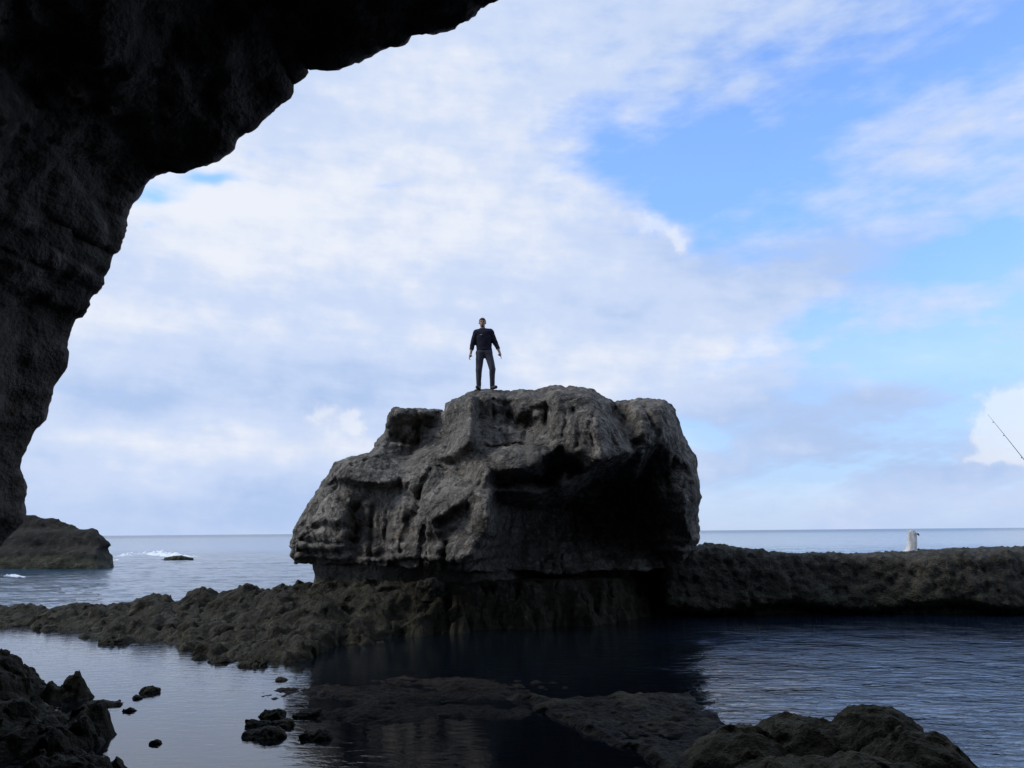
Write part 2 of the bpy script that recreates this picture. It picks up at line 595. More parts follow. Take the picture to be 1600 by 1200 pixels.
def water_material(name, deep, kind):
    mt = bpy.data.materials.new(name)
    mt.use_nodes = True
    T = NT(mt.node_tree)
    b = mt.node_tree.nodes['Principled BSDF']
    b.inputs['Base Color'].default_value = (*deep, 1)
    b.inputs['IOR'].default_value = 1.65 if kind == 'pool' else 1.36
    b.inputs['Roughness'].default_value = 0.03
    b.inputs['Specular IOR Level'].default_value = 0.5
    pos = T.node('ShaderNodeNewGeometry').outputs['Position']
    x, y, z = T.sep(pos)
    bp = T.node('ShaderNodeBump')
    bp.inputs['Distance'].default_value = 1.0
    if kind == 'pool':
        # wind-ruffled on the open right-hand side, nearly glassy in the sheltered left-hand bay
        lee = T.noise(pos, 0.45, 3, 0.5)
        xx = T.m('ADD', x, T.m('MULTIPLY', T.m('SUBTRACT', lee, 0.5), 3.0))
        wind = T.sm(xx, 0.6, 4.2)
        r1 = T.noise(T.comb(T.m('MULTIPLY', x, 0.42), T.m('ADD', y, T.m('MULTIPLY', x, 0.10)), 0.0), 7.0, 4, 0.6, dist=0.6)
        r2 = T.noise(T.comb(T.m('MULTIPLY', x, 0.5), y, 3.0), 1.5, 3, 0.5)
        r3 = T.noise(T.comb(T.m('MULTIPLY', x, 0.8), y, 7.0), 9.0, 3, 0.5)
        amp = T.m('ADD', 0.004, T.m('MULTIPLY', wind, T.m('MULTIPLY', T.sm(T.noise(pos, 0.9, 3, 0.5), 0.3, 0.65, 0.35, 1.0), 0.036)))
        # reflected sky's blue put into the colour on the right, near-black elsewhere
        T.put(b.inputs['Base Color'], T.mix(T.sm(xx, 2.0, 4.0), deep, (0.004, 0.010, 0.024)))
        calm = T.m('MULTIPLY', r3, 0.0022)
        h = T.m('ADD', T.m('MULTIPLY', T.m('ADD', r1, T.m('MULTIPLY', r2, 0.9)), amp), calm)
    else:
        far = T.sm(y, 60.0, 900.0)
        r1 = T.noise(T.comb(T.m('MULTIPLY', x, 0.45), y, 0.0), 2.2, 5, 0.6, dist=0.3)
        r2 = T.noise(T.comb(T.m('MULTIPLY', x, 0.35), y, 4.0), 0.35, 4, 0.55, dist=0.2)
        h = T.m('ADD', T.m('MULTIPLY', r1, 0.07), T.m('MULTIPLY', r2, 0.26))
        h = T.m('MULTIPLY', h, T.m('SUBTRACT', 1.0, T.m('MULTIPLY', far, 0.35)))
        T.put(b.inputs['Roughness'], T.m('ADD', 0.06, T.m('MULTIPLY', far, 0.16)))
    bp.inputs['Strength'].default_value = 1.0
    T.put(bp.inputs['Height'], h)
    T.l.new(bp.outputs[0], b.inputs['Normal'])
    return mt


M['sea'] = water_material('sea_water', (0.020, 0.060, 0.115), 'sea')
M['pool'] = water_material('pool_water', (0.004, 0.007, 0.011), 'pool')
M['foam'] = simple('sea_foam', (0.74, 0.78, 0.82), 0.8, 6.0, var=0.12, bump=0.03)


def voxel_object(name, fn, lo, hi, h, mat, post=None, parent=None):
    lo = np.asarray(lo, float)
    hi = np.asarray(hi, float)
    n = np.ceil((hi - lo) / h).astype(int) + 1
    ax = [lo[i] + h * np.arange(n[i]) for i in range(3)]
    F = fn(*ax).astype(np.float32)
    v, f = surface_net(F, lo, h)
    if post:
        nn = normals_of(v, f)
        v = post(v, nn)
    return mesh_from(name, v, f, mat, True, parent)


# ------------------------------------------------------------------ sea and pool
def build_sea():
    rows = np.concatenate([np.geomspace(14.0, 120.0, 560)[:-1], np.geomspace(120.0, 40000.0, 90)])
    a = np.linspace(-0.86, 0.86, 470)
    a = np.concatenate([np.linspace(-1.42, -0.88, 24), a, np.linspace(0.88, 1.42, 24)])
    Y, A = np.meshgrid(rows, np.tan(a), indexing='ij')
    X = Y * A
    p = np.stack([X.ravel() * 0.55, Y.ravel(), np.zeros(X.size)], 1)
    fade = 1 - sstep(70, 130, Y.ravel())
    z = fbm(p, 0.42, 4, 0.55) * 0.065 + billow(p, 1.3, 2, 0.5, 3.0) * 0.020
    z = -0.10 + z * fade
    v = np.stack([X.ravel(), Y.ravel(), z], 1)
    o = mesh_from('sea', v, grid_faces(*X.shape)[:, ::-1], M['sea'])
    tag(o, kind='structure')


SHORE = [(-500, 985), (-160, 975), (0, 978), (60, 985), (110, 990), (150, 1000), (180, 1006), (222, 1000), (300, 1018), (350, 1026), (400, 1036), (440, 1040), (480, 1030),
         (520, 1014), (600, 1000), (700, 988), (800, 984), (900, 980), (1000, 966), (1060, 950), (1100, 938), (1300, 936), (2200, 936)]
_sh = np.array([G(*p)[:2] for p in SHORE])


def shore_y(x):
    return np.interp(x, _sh[:, 0], _sh[:, 1])


def build_pool():
    xs = np.linspace(-26, 26, 260)
    t = np.linspace(0, 1, 120)
    X, T_ = np.meshgrid(xs, t, indexing='ij')
    Y = 3.0 + (shore_y(X) + 0.9 - 3.0) * T_
    v = np.stack([X.ravel(), Y.ravel(), np.zeros(X.size)], 1)
    o = mesh_from('pool_water', v, grid_faces(*X.shape), M['pool'])
    tag(o, kind='structure')


build_sea()
build_pool()


# ------------------------------------------------------------------ the cave the photographer stands in
def resample(pts, step):
    pts = np.asarray(pts, float)
    d = np.r_[0, np.cumsum(np.linalg.norm(np.diff(pts, axis=0), axis=1))]
    out = []
    s = 0.0
    while s < d[-1]:
        p = np.array([np.interp(s, d, pts[:, k]) for k in range(3)])
        out.append(p)
        s += step(p)
    out.append(pts[-1])
    return np.array(out)


def build_cave():
    lip = [(-60, 1420), (-55, 1200), (-40, 1060), (-28, 980), (-16, 930), (0, 896), (6, 885), (18, 860), (27, 838), (30, 822), (40, 808), (41, 798), (37, 784), (41, 759), (43, 732), (50, 694),
           (54, 667), (67, 651), (70, 624), (79, 597), (91, 570), (98, 532), (107, 508), (116, 497), (134, 489), (142, 467), (146, 456), (157, 446), (159, 431),
           (167, 418), (169, 396), (181, 388), (186, 366), (184, 342), (194, 315), (206, 299), (228, 282), (244, 270), (262, 266), (285, 264), (310, 250), (345, 235),
           (367, 215), (400, 190), (417, 170), (445, 140), (450, 122), (470, 113), (476, 101), (520, 97), (580, 90), (600, 75), (630, 65), (650, 47), (700, 36),
           (730, 22), (741, 8), (762, -2), (830, -40), (950, -95), (1150, -170), (1450, -230), (1800, -200), (2080, 20), (2230, 320), (2330, 640), (2380, 900), (2420, 1300)]
    pts = []
    for i, (px, py) in enumerate(lip):
        px -= 14 * sstep(600, 720, py) + 16 * sstep(825, 850, py)
        D = 8.6 - 0.9 * min(1, max(0, (px - 60) / 700.0))
        pts.append(P(px, py, D))
    L = resample(pts, lambda p: 0.04 if (p[0] < 1.5 and p[2] > -0.5) else 0.25)
    n = len(L)
    # outward direction in the XZ plane, smoothed along the lip
    cen = np.array([2.0, 0, 1.0])
    tan = np.gradient(L, axis=0)
    k = 45
    pad = np.pad(tan, ((k, k), (0, 0)), mode='edge')
    ker = np.hanning(2 * k + 1)
    ker /= ker.sum()
    tan = np.stack([np.convolve(pad[:, c], ker, 'valid') for c in range(3)], 1)
    outw = np.stack([-tan[:, 2], np.zeros(n), tan[:, 0]], 1)
    outw /= np.linalg.norm(outw, axis=1)[:, None] + 1e-9
    # interior runs back past the camera, exterior climbs as the cliff face
    dep = np.concatenate([np.arange(0.04, 5.0, 0.045), np.geomspace(5.1, 23.0, 60)])[::-1]
    ext = np.concatenate([np.arange(0.0, 1.0, 0.045), np.geomspace(1.05, 5.0, 26)])
    rings = []
    # a smoothed copy of the lip, so the jags of the mouth die out inside the cave
    k = 30
    pad = np.pad(L, ((k, k), (0, 0)), mode='edge')
    ker = np.hanning(2 * k + 1)
    ker /= ker.sum()
    Ls = np.stack([np.convolve(pad[:, c], ker, 'valid') for c in range(3)], 1)
    for d in dep:
        w = sstep(0.1, 2.2, d)
        base = L * (1 - w) + Ls * w
        o = 0.8 * (1 - math.exp(-d / 2.0)) + 0.03 * d - 0.6 * sstep(11, 22, d)
        q = base + outw * o
        q[:, 1] -= d
        rings.append(q)
    for e in ext:
        q = L + outw * e
        q[:, 1] += 0.12 * e + 0.35 * math.sqrt(e)
        rings.append(q)
    R = np.array(rings)                       # (nr, n, 3)
    nr = len(R)
    v = R.reshape(-1, 3)
    f = grid_faces(nr, n)
    nn = normals_of(v, f)
    dl = np.abs(np.repeat(np.r_[dep, ext * 1.0], n))
    amp = 0.5 + 0.5 * sstep(0.0, 1.5, dl)
    # long bedding-parallel ribs, hollows and pitted limestone
    q = v * np.array([1.0, 0.8, 1.0])
    hgt = fbm(q, 0.45, 3, 0.5) * 0.50 * sstep(0.2, 2.0, dl)
    hgt += ridged(q + 0.3 * fbm(v, 0.8, 2)[:, None], 1.0, 4, 0.55) * 0.20 * amp
    hgt += billow(v, 2.1, 3, 0.55, 4.0) * 0.06 * sstep(0.0, 1.5, dl)
    hgt += fbm(v, 1.9, 5, 0.6, 31.0) * 0.055
    v = v + nn * hgt[:, None] * 1.0
    # back wall: fan to one vertex
    back = v[:n].mean(0) + np.array([0, -2.5, 0])
    o = mesh_from('cave_arch', v, f, M['cave'])
    me = o.data
    import bmesh
    bm = bmesh.new()
    bm.from_mesh(me)
    bm.verts.ensure_lookup_table()
    c = bm.verts.new(back)
    bm.verts.ensure_lookup_table()
    for i in range(0, n - 1):
        bm.faces.new((bm.verts[i], bm.verts[i + 1], c))
    bm.faces.new((bm.verts[n - 1], bm.verts[0], c))
    bm.normal_update()
    bm.to_mesh(me)
    bm.free()
    tag(o, 'dark overhanging cave mouth of rough rock framing the left and top', 'cave')


build_cave()


def build_cave_floor():
    xs = np.linspace(-16, 18, 170)
    ys = np.linspace(-15, 5.2, 110)
    X, Y = np.meshgrid(xs, ys, indexing='ij')
    p = np.stack([X.ravel(), Y.ravel(), np.zeros(X.size)], 1)
    z = 0.32 + fbm(p, 0.5, 4) * 0.10 + billow(p, 1.6, 3) * 0.05
    z = np.where(p[:, 1] > 3.6, z - (p[:, 1] - 3.6) * 0.7, z)
    v = np.stack([p[:, 0], p[:, 1], z], 1)
    o = mesh_from('cave_floor', v, grid_faces(*X.shape), M['reef'])
    tag(o, kind='structure')


build_cave_floor()


# ------------------------------------------------------------------ the boulder
def xz(px, py, D):
    p = P(px, py, D)
    return (p[0], p[2])


OUTLINE = [(456, 880, 18.3), (452, 866, 18.3), (453, 848, 18.3), (462, 818, 18.3), (478, 790, 18.4), (494, 762, 18.4), (510, 735, 18.4), (520, 722, 18.4), (545, 715, 18.5),
           (583, 708, 18.6), (588, 690, 18.7), (600, 668, 18.7), (608, 645, 18.7), (616, 638, 18.7), (650, 637, 18.7), (688, 637, 18.8), (691, 641, 18.8), (695, 626, 18.6),
           (712, 620, 18.6), (735, 612, 18.6), (745, 608, 18.6), (790, 610, 18.6), (830, 611, 18.6), (848, 607, 18.5), (870, 603, 18.4), (895, 605, 18.4),
           (930, 611, 18.5), (945, 620, 18.6), (960, 627, 18.9), (1000, 624, 18.9), (1040, 624, 19.0), (1052, 632, 19.0), (1062, 655, 19.1), (1075, 685, 19.2),
           (1080, 700, 19.2), (1090, 715, 19.2), (1092, 745, 19.2), (1097, 775, 19.2), (1093, 810, 19.2), (1095, 850, 19.3), (1082, 872, 19.3), (1060, 888, 19.3),
           (1000, 893, 19.3), (900, 895, 19.2), (800, 894, 18.7), (720, 891, 17.3), (650, 888, 17.4), (560, 883, 17.9), (500, 882, 18.2)]

FRONT = [
    # terrace block on the left: proud upper band, brow, recess below
    (520, 724, 18.1), (550, 720, 17.9), (585, 714, 17.9), (520, 745, 17.85), (550, 750, 17.6), (575, 755, 17.5), (600, 755, 17.45), (627, 748, 17.5),
    (524, 752, 18.1), (550, 758, 18.0), (575, 764, 17.85), (600, 764, 17.8), (622, 758, 17.75), (540, 785, 18.0),
    (560, 800, 17.95), (590, 800, 17.85), (614, 800, 17.75),
    # left flank, facing out to sea
    (505, 760, 18.15), (490, 790, 18.05), (474, 820, 18.0), (465, 850, 17.95), (464, 872, 17.95), (520, 790, 17.85), (540, 805, 17.70), (512, 830, 17.75), (495, 860, 17.72), (530, 860, 17.6),
    (545, 830, 17.75), (560, 840, 17.9), (575, 865, 17.65), (600, 850, 17.72), (540, 878, 17.8), (600, 880, 17.55),
    # rib, crease and panel
    (632, 715, 17.9), (636, 750, 17.35), (632, 790, 17.30), (626, 830, 17.30), (620, 865, 17.25), (655, 740, 17.45), (648, 780, 17.52), (640, 830, 17.42),
    (664, 735, 17.30), (660, 780, 17.30), (655, 830, 17.15), (650, 868, 17.05), (650, 884, 17.2),
    # upper left block with a dark slot under its rim
    (612, 650, 18.3), (625, 645, 18.2), (655, 642, 18.2), (688, 643, 18.2), (625, 655, 18.22), (628, 660, 18.42), (655, 657, 18.45), (684, 655, 18.35),
    (600, 690, 18.2), (622, 690, 18.05), (630, 690, 18.5), (645, 692, 18.45), (652, 680, 18.2), (610, 710, 17.95), (650, 702, 17.85), (670, 690, 17.8),
    # the big diagonal facet up to the man's feet
    (700, 635, 18.0), (720, 628, 17.7), (737, 620, 17.4), (690, 665, 17.8), (715, 660, 17.45), (736, 655, 17.10), (672, 712, 17.55), (700, 708, 17.25), (733, 690, 16.95),
    (690, 722, 17.58), (715, 720, 17.50), (740, 702, 17.35), (700, 745, 17.50), (730, 740, 17.35),
    # front facet to the right of the sharp arris
    (746, 622, 17.85), (746, 660, 17.65), (748, 690, 17.55), (775, 620, 17.80), (775, 660, 17.75), (770, 695, 17.55), (800, 622, 17.95), (800, 660, 17.85), (812, 640, 17.55), (812, 680, 17.5), (826, 622, 17.85), (826, 665, 17.72), (838, 680, 17.6),
    # bulge above the upper brow
    (762, 712, 17.25), (790, 715, 16.95), (812, 722, 16.85), (835, 728, 16.8), (852, 712, 16.95), (770, 735, 17.05), (800, 735, 16.80), (762, 745, 16.95), (828, 734, 16.80),
    # lower strip brow
    (770, 765, 16.95), (800, 768, 17.10), (840, 770, 17.25), (880, 758, 17.4), (915, 738, 17.55),
    # diagonal crack, smooth panel above it, lit rough wedge below
    (690, 780, 17.15), (690, 806, 16.95), (715, 790, 16.90), (740, 768, 16.85), (758, 752, 16.9), (672, 815, 17.0), (692, 820, 17.12), (720, 802, 17.04), (742, 782, 16.95),
    (690, 845, 17.0), (720, 830, 16.90), (745, 805, 16.75), (764, 785, 16.65), (766, 810, 16.60), (764, 832, 16.60), (745, 850, 16.70), (738, 872, 16.75), (715, 870, 16.80), (690, 875, 16.90), (722, 886, 16.9),
    # central crag and its pointed lower tip
    (850, 625, 17.7), (852, 655, 17.6), (856, 690, 17.35), (872, 615, 17.5), (895, 618, 17.4), (875, 650, 17.2), (880, 690, 17.15), (868, 700, 17.2), (900, 650, 17.0), (905, 690, 16.85),
    (925, 625, 17.5), (930, 655, 16.95), (935, 690, 16.70), (938, 720, 16.65), (920, 716, 16.75), (905, 705, 16.85), (958, 716, 16.85), (985, 708, 17.1), (950, 660, 17.15), (968, 690, 17.05), (945, 635, 17.7),
    # cleft and right-hand shoulder
    (966, 640, 18.5), (972, 665, 18.3), (982, 690, 17.9), (992, 705, 17.8), (985, 635, 18.2), (1000, 645, 17.9), (1005, 675, 17.6), (1010, 695, 17.8), (1030, 640, 18.1), (1035, 670, 17.8), (1030, 695, 18.0), (1050, 650, 18.4),
    (1004, 705, 17.9), (1020, 710, 18.5), (1045, 700, 18.1), (1062, 690, 18.3),
    # right column
    (1050, 730, 18.4), (1070, 720, 18.3), (1082, 740, 18.6), (1045, 770, 18.7), (1068, 770, 18.2), (1088, 780, 18.7), (1050, 800, 18.9), (1070, 810, 18.3), (1082, 840, 18.6), (1060, 835, 19.1), (1070, 862, 19.0), (1050, 880, 19.6)]


HOLLOW = [
    # cavity between the brows
    (775, 752, 17.75), (800, 746, 17.85), (830, 744, 17.9), (858, 728, 17.9), (880, 718, 17.9), (900, 730, 17.9), (850, 745, 17.9),
    # the black hollow
    (776, 785, 18.2), (785, 815, 18.7), (780, 845, 18.7), (768, 866, 18.6), (752, 884, 18.3), (820, 790, 19.5), (860, 790, 20.1), (900, 780, 20.4), (940, 745, 20.2), (940, 790, 20.7), (980, 740, 20.4), (1000, 780, 20.8),
    (820, 840, 19.9), (880, 840, 20.7), (940, 840, 20.9), (1000, 840, 20.9), (800, 887, 19.3), (860, 888, 19.9), (900, 888, 20.0), (1000, 887, 20.2), (860, 866, 20.3), (960, 868, 20.6), (1030, 820, 20.7), (1040, 860, 20.5), (1020, 740, 20.1),
    (938, 730, 18.6), (905, 718, 18.0), (962, 724, 18.9), (990, 716, 18.9),]


# hand-placed joints, flutes and bedding cracks: photo polyline, half width m, depth m
GROOVES = [
    ([(826, 614), (824, 650), (822, 684)], 0.13, 0.30), ([(856, 612), (855, 650), (858, 682)], 0.11, 0.28), ([(966, 628), (972, 665), (981, 700)], 0.16, 0.40),
    ([(896, 640), (901, 668), (900, 700)], 0.10, 0.20), ([(669, 735), (655, 770), (650, 806)], 0.10, 0.30), ([(546, 790), (543, 834), (545, 875)], 0.10, 0.22),
    ([(622, 748), (625, 802), (629, 860)], 0.08, 0.18), ([(638, 652), (644, 696)], 0.14, 0.25), ([(686, 817), (712, 800), (737, 781), (760, 742)], 0.06, 0.28),
    ([(452, 862), (520, 866), (600, 872), (720, 876)], 0.05, 0.16), ([(458, 846), (500, 848), (545, 852)], 0.04, 0.10), ([(1018, 630), (1026, 660), (1032, 690)], 0.12, 0.28),
    ([(1029, 705), (1033, 790), (1040, 850)], 0.12, 0.25), ([(1060, 735), (1064, 800), (1062, 850)], 0.10, 0.22), ([(484, 822), (502, 820), (522, 828)], 0.14, 0.22),
    ([(576, 790), (573, 830), (574, 880)], 0.07, 0.15), ([(600, 800), (598, 870)], 0.06, 0.12), ([(664, 826), (661, 884)], 0.07, 0.16), ([(700, 845), (697, 888)], 0.06, 0.14),
    ([(770, 618), (768, 690)], 0.10, 0.14), ([(795, 640), (792, 700)], 0.07, 0.12), ([(842, 690), (846, 726)], 0.08, 0.14), ([(760, 700), (800, 694), (850, 688)], 0.05, 0.15),
    ([(930, 640), (918, 672), (925, 712)], 0.06, 0.12), ([(950, 640), (955, 690), (962, 712)], 0.07, 0.16), ([(878, 622), (884, 650), (878, 690)], 0.06, 0.12),
    ([(585, 712), (610, 722), (632, 740)], 0.06, 0.14), ([(545, 718), (548, 748)], 0.05, 0.10), ([(566, 716), (563, 752)], 0.04, 0.08), ([(598, 668), (596, 706)], 0.06, 0.12),
    ([(715, 630), (705, 668), (690, 706)], 0.06, 0.10), ([(1046, 640), (1056, 690)], 0.07, 0.14), ([(985, 640), (1000, 668), (1005, 700)], 0.06, 0.12), ([(640, 712), (700, 735), (750, 735)], 0.05, 0.10)]


def build_boulder():
    h = 0.036
    prof = [xz(*p) for p in OUTLINE]
    Y0 = 18.5

    def fn(ax, ay, az_):
        X, Z = np.meshgrid(ax, az_, indexing='ij')
        sd = poly_sdf(prof, X, Z)
        # relief measured about the mean face
        rel = lambda d: d if d > 18.6 else 17.6 + (d - 17.6) * 1.25
        pts = [(*xz(*p), p[2]) for p in OUTLINE] + [(*xz(p[0], p[1], rel(p[2])), rel(p[2])) for p in FRONT]
        hol = lambda d: d if d < 18.2 else 18.2 + (d - 18.2) * 0.74
        pts += [(*xz(p[0], p[1], min(p[2], 16.9)), hol(p[2])) for p in HOLLOW]
        # a margin ring so the depth map extends past the outline
        cx, cz = np.mean([p[0] for p in prof]), np.mean([p[1] for p in prof])
        for p in OUTLINE[::3]:
            a, b = xz(*p)
            pts.append((cx + (a - cx) * 1.5, cz + (b - cz) * 1.6, p[2] + 0.4))
        yf = tri_interp(pts, X, Z)
        yf = np.where(np.isnan(yf), 19.5, yf)
        yf = blur2(yf, 1)
        # carve the joints, wobbling a little along their run
        wx_ = X + 0.05 * fbm(np.stack([X.ravel(), Z.ravel(), Z.ravel() * 0], 1), 2.6, 2).reshape(X.shape)
        wz_ = Z + 0.05 * fbm(np.stack([X.ravel(), Z.ravel() * 0 + 7, Z.ravel()], 1), 2.6, 2).reshape(X.shape)
        for (pl, hw, dp) in GROOVES:
            q = [xz(u, w, 17.4) for (u, w) in pl]
            dm = np.full(X.shape, 9.0)
            for k in range(len(q) - 1):
                a_, b_ = np.array(q[k]), np.array(q[k + 1])
                e = b_ - a_
                t = np.clip(((wx_ - a_[0]) * e[0] + (wz_ - a_[1]) * e[1]) / (e @ e), 0, 1)
                dm = np.minimum(dm, np.hypot(wx_ - a_[0] - t * e[0], wz_ - a_[1] - t * e[1]))
            run = np.clip(0.65 + 1.1 * fbm(np.stack([X.ravel(), Z.ravel(), Z.ravel() * 0 + 3.3], 1), 1.3, 2).reshape(X.shape), 0.15, 1.1)
            lean = 1.5 + 0.9 * np.sign(wx_ - np.interp(wz_, sorted([b[1] for b in q]), [b[0] for b in sorted(q, key=lambda b: b[1])]))
            yf = yf + run * dp * (0.85 * np.clip(1 - dm / hw, 0, 1) + 0.25 * np.clip(1 - dm / (hw * lean * 1.6), 0, 1))
        # broken facets: upper envelope of many tilted caps
        rs = np.random.RandomState(5)
        def facets(n, curv, tilt):
            best = np.full(X.shape, -9.0)
            for _ in range(n):
                c0, c1 = rs.uniform(ax[0], ax[-1]), rs.uniform(az_[0], az_[-1])
                g0, g1 = rs.normal(size=2) * tilt
                dx_, dz_ = X - c0, (Z - c1) * 0.7
                best = np.maximum(best, rs.uniform(0, 0.12) + g0 * dx_ + g1 * dz_ - curv * (dx_ * dx_ + dz_ * dz_))
            return best
        fa = facets(110, 0.9, 0.34)
        fb = facets(900, 4.0, 0.40)
        P2 = np.stack([X.ravel(), np.zeros(X.size), Z.ravel()], 1)
        wob = fbm(P2, 0.9, 3, 0.5, 4.0) * 0.5
        Pf = P2 * np.array([1.0, 1.0, 0.14])
        Pf[:, 0] += wob * 0.5
        fl = ridged(Pf, 1.5, 3, 0.5, 6.0).reshape(X.shape)          # drip flutes
        Pb = P2 * np.array([0.10, 1.0, 1.0])
        Pb[:, 2] += wob * 0.25
        bd = ridged(Pb, 2.4, 3, 0.55, 3.0).reshape(X.shape)         # bedding
        up = sstep(3.0, 4.6, Z)
        dn = 1 - sstep(1.6, 3.2, Z)
        yf = yf - 0.85 * (fa - fa.mean()) - 0.10 * (fb - fb.mean()) + (0.05 + 0.08 * up + 0.03 * dn) * (fl - 0.2) + (0.05 + 0.06 * dn) * (bd - 0.2)
        F = np.empty((len(ax), len(ay), len(az_)), np.float32)
        for j, y in enumerate(ay):
            tap = 0.10 * max(0, y - 19.2) + 0.05 * max(0, y - 19.2) ** 2 * 0.5
            side = sd + tap
            g = (yf - y) * 0.75
            b = y - (22.2 - 0.12 * np.abs(X))
            F[:, j, :] = np.maximum(np.maximum(side, g), b)
        # broad erosion in the volume
        near = np.argwhere(np.abs(F) < 0.17)
        p = np.stack([ax[near[:, 0]], ay[near[:, 1]], az_[near[:, 2]]], 1)
        nz = fbm(p, 1.1, 2, 0.5) * 0.03
        q = p * np.array([1.0, 1.0, 0.35])
        nz = nz + (ridged(q, 1.7, 3, 0.5, 2.0) - 0.25) * 0.035
        nz = nz + billow(p, 2.2, 2, 0.5, 8.0) * 0.012 + fbm(p, 4.0, 2, 0.6, 2.0) * (0.018 + 0.03 * sstep(4.6, 5.4, p[:, 2]))
        F[near[:, 0], near[:, 1], near[:, 2]] += nz
        return F

    def post(v, n):
        q = v * np.array([1, 1, 0.6])
        d = ridged(q, 3.4, 3, 0.55) * 0.016 + fbm(v, 7.5, 3, 0.6) * 0.020 - np.maximum(0, billow(v, 3.1, 2, 0.5, 1.5)) * 0.008
        # narrow cracks and joints
        for (sc, st, dp, of) in ((0.55, (1.0, 1.0, 0.45), 0.075, 3.0), (0.8, (0.6, 1.0, 1.1), 0.05, 8.0), (1.5, (1.0, 1.0, 0.5), 0.035, 14.0)):
            w = v * np.array(st) + 0.12 * fbm(v, 1.9, 2, 0.5, of)[:, None]
            c = perlin((w * sc + of).astype(np.float32))
            g = np.exp(-(c / (0.035 * sc + 0.012)) ** 2)
            d -= g * dp * np.clip(0.4 + perlin((v * 0.7 + of).astype(np.float32)) * 1.6, 0, 1)
        # bedding lines near the foot
        low = 1 - sstep(1.5, 2.3, v[:, 2])
        d += low * 0.03 * np.sin(v[:, 2] * 26 + fbm(v, 0.8, 2) * 4)
        return v + n * d[:, None]

    o = voxel_object('boulder', fn, (-5.5, 16.0, 0.85), (5.2, 22.5, 6.2), h, M['boulder'], post)
    tag(o, 'huge weathered grey boulder with stepped top, overhanging its narrow foot, in the middle', 'boulder')

    # waisted foot that the overhanging mass stands on
    foot = [(478, 872, 18.2), (482, 888, 18.2), (490, 900, 18.2), (484, 912, 18.2), (470, 1030, 18.2), (1110, 1030, 18.6), (1085, 905, 18.6), (1080, 865, 18.6)]
    fp = [xz(*p) for p in foot]

    def fn2(ax, ay, az_):
        X, Z = np.meshgrid(ax, az_, indexing='ij')
        sd = poly_sdf(fp, X, Z)
        F = np.empty((len(ax), len(ay), len(az_)), np.float32)
        yf = 17.95 + 0.16 * np.maximum(0, -X - 2.5) ** 1.5 + 1.9 * sstep(-1.0, 0.8, X) + 1.3 * sstep(2.6, 4.4, X) + 0.05 * np.maximum(0, X - 1) - 0.25 * (1 - sstep(0.7, 1.05, Z))
        for j, y in enumerate(ay):
            F[:, j, :] = np.maximum(np.maximum(sd, yf - y), y - 23.0)
        near = np.argwhere(np.abs(F) < 0.35)
        p = np.stack([ax[near[:, 0]], ay[near[:, 1]], az_[near[:, 2]]], 1)
        nz = ridged(p * np.array([1, 1, 0.4]), 1.4, 3) * 0.07 + fbm(p, 3.5, 3) * 0.04
        F[near[:, 0], near[:, 1], near[:, 2]] += nz
        return F

    voxel_object('foot', fn2, (-5.4, 16.8, -0.6), (5.4, 23.4, 1.65), 0.055, M['boulder'], parent=o)
    return o


boulder = build_boulder()


# ------------------------------------------------------------------ low reef in front and to the left
_cr = np.array([list(P(px, py, D)) for (px, py, D) in
                [(-600, 950, 20.5), (-100, 948, 20.3), (0, 948, 20.2), (80, 949, 20.0), (130, 945, 19.8), (170, 947, 19.6), (215, 938, 19.3), (235, 932, 19.2), (262, 934, 19.0), (330, 930, 18.8),
                 (400, 922, 18.5), (480, 912, 18.3), (560, 908, 17.9), (640, 905, 17.6), (800, 905, 17.5), (1000, 905, 17.9), (1080, 890, 18.6), (1150, 880, 19.6), (2200, 880, 20.5)]])


def build_reef():
    xs = np.arange(-15.5, 5.6, 0.042)
    ys = np.arange(10.8, 22.4, 0.05)
    X, Y = np.meshgrid(xs, ys, indexing='ij')
    x, y = X.ravel(), Y.ravel()
    p2 = np.stack([x, y, np.zeros_like(x)], 1)
    sy = shore_y(x) + fbm(p2, 1.5, 4, 0.6) * 0.55
    cy = np.interp(x, _cr[:, 0], _cr[:, 1])
    cz = np.interp(x, _cr[:, 0], _cr[:, 2])
    L = np.maximum(cy - sy, 0.8)
    s = (y - sy) / L
    ramp = np.clip(s, 0, 1)
    z = 0.02 + (cz - 0.02) * (ramp ** 1.25 * (1 - sstep(-3.0, -1.5, x)) + ramp ** 0.75 * sstep(-3.0, -1.5, x))
    z = np.where(s < 0, np.maximum(-0.6, s * L * 0.45), z)
    over = np.maximum(0, (y - cy - 0.25))
    mid = sstep(-5.5, -4.5, x)
    z = z - over * (0.55 * (1 - mid)) - 0.1 * over ** 2 * (1 - mid)
    rough = 0.35 + 0.65 * sstep(-0.3, 0.2, s)
    nz = billow(p2, 0.9, 4, 0.55) * 0.16 + ridged(p2, 2.0, 4, 0.6, 3.0) * 0.11 + fbm(p2, 6.0, 3, 0.65) * 0.045
    lump = np.maximum(0, fbm(p2, 0.7, 2, 0.5, 9.0)) * 0.16
    calm = 1 - 0.78 * sstep(-3.2, -1.4, x)
    z = z + (nz + lump) * rough * calm - 0.09
    # smoother algae slope below the hollow
    v = np.stack([x, y, z], 1)
    # sideways karst jitter gives little overhangs
    v[:, 0] += fbm(v, 2.6, 3, 0.5, 21.0) * 0.11
    v[:, 1] += fbm(v, 2.6, 3, 0.5, 42.0) * 0.13
    v = np.maximum(v, np.array([-99, -99, -1.2]))
    o = mesh_from('rock_reef', v, grid_faces(*X.shape), M['reef'])
    tag(o, 'low jagged dark reef running from the left edge to the boulder foot', 'reef')


build_reef()


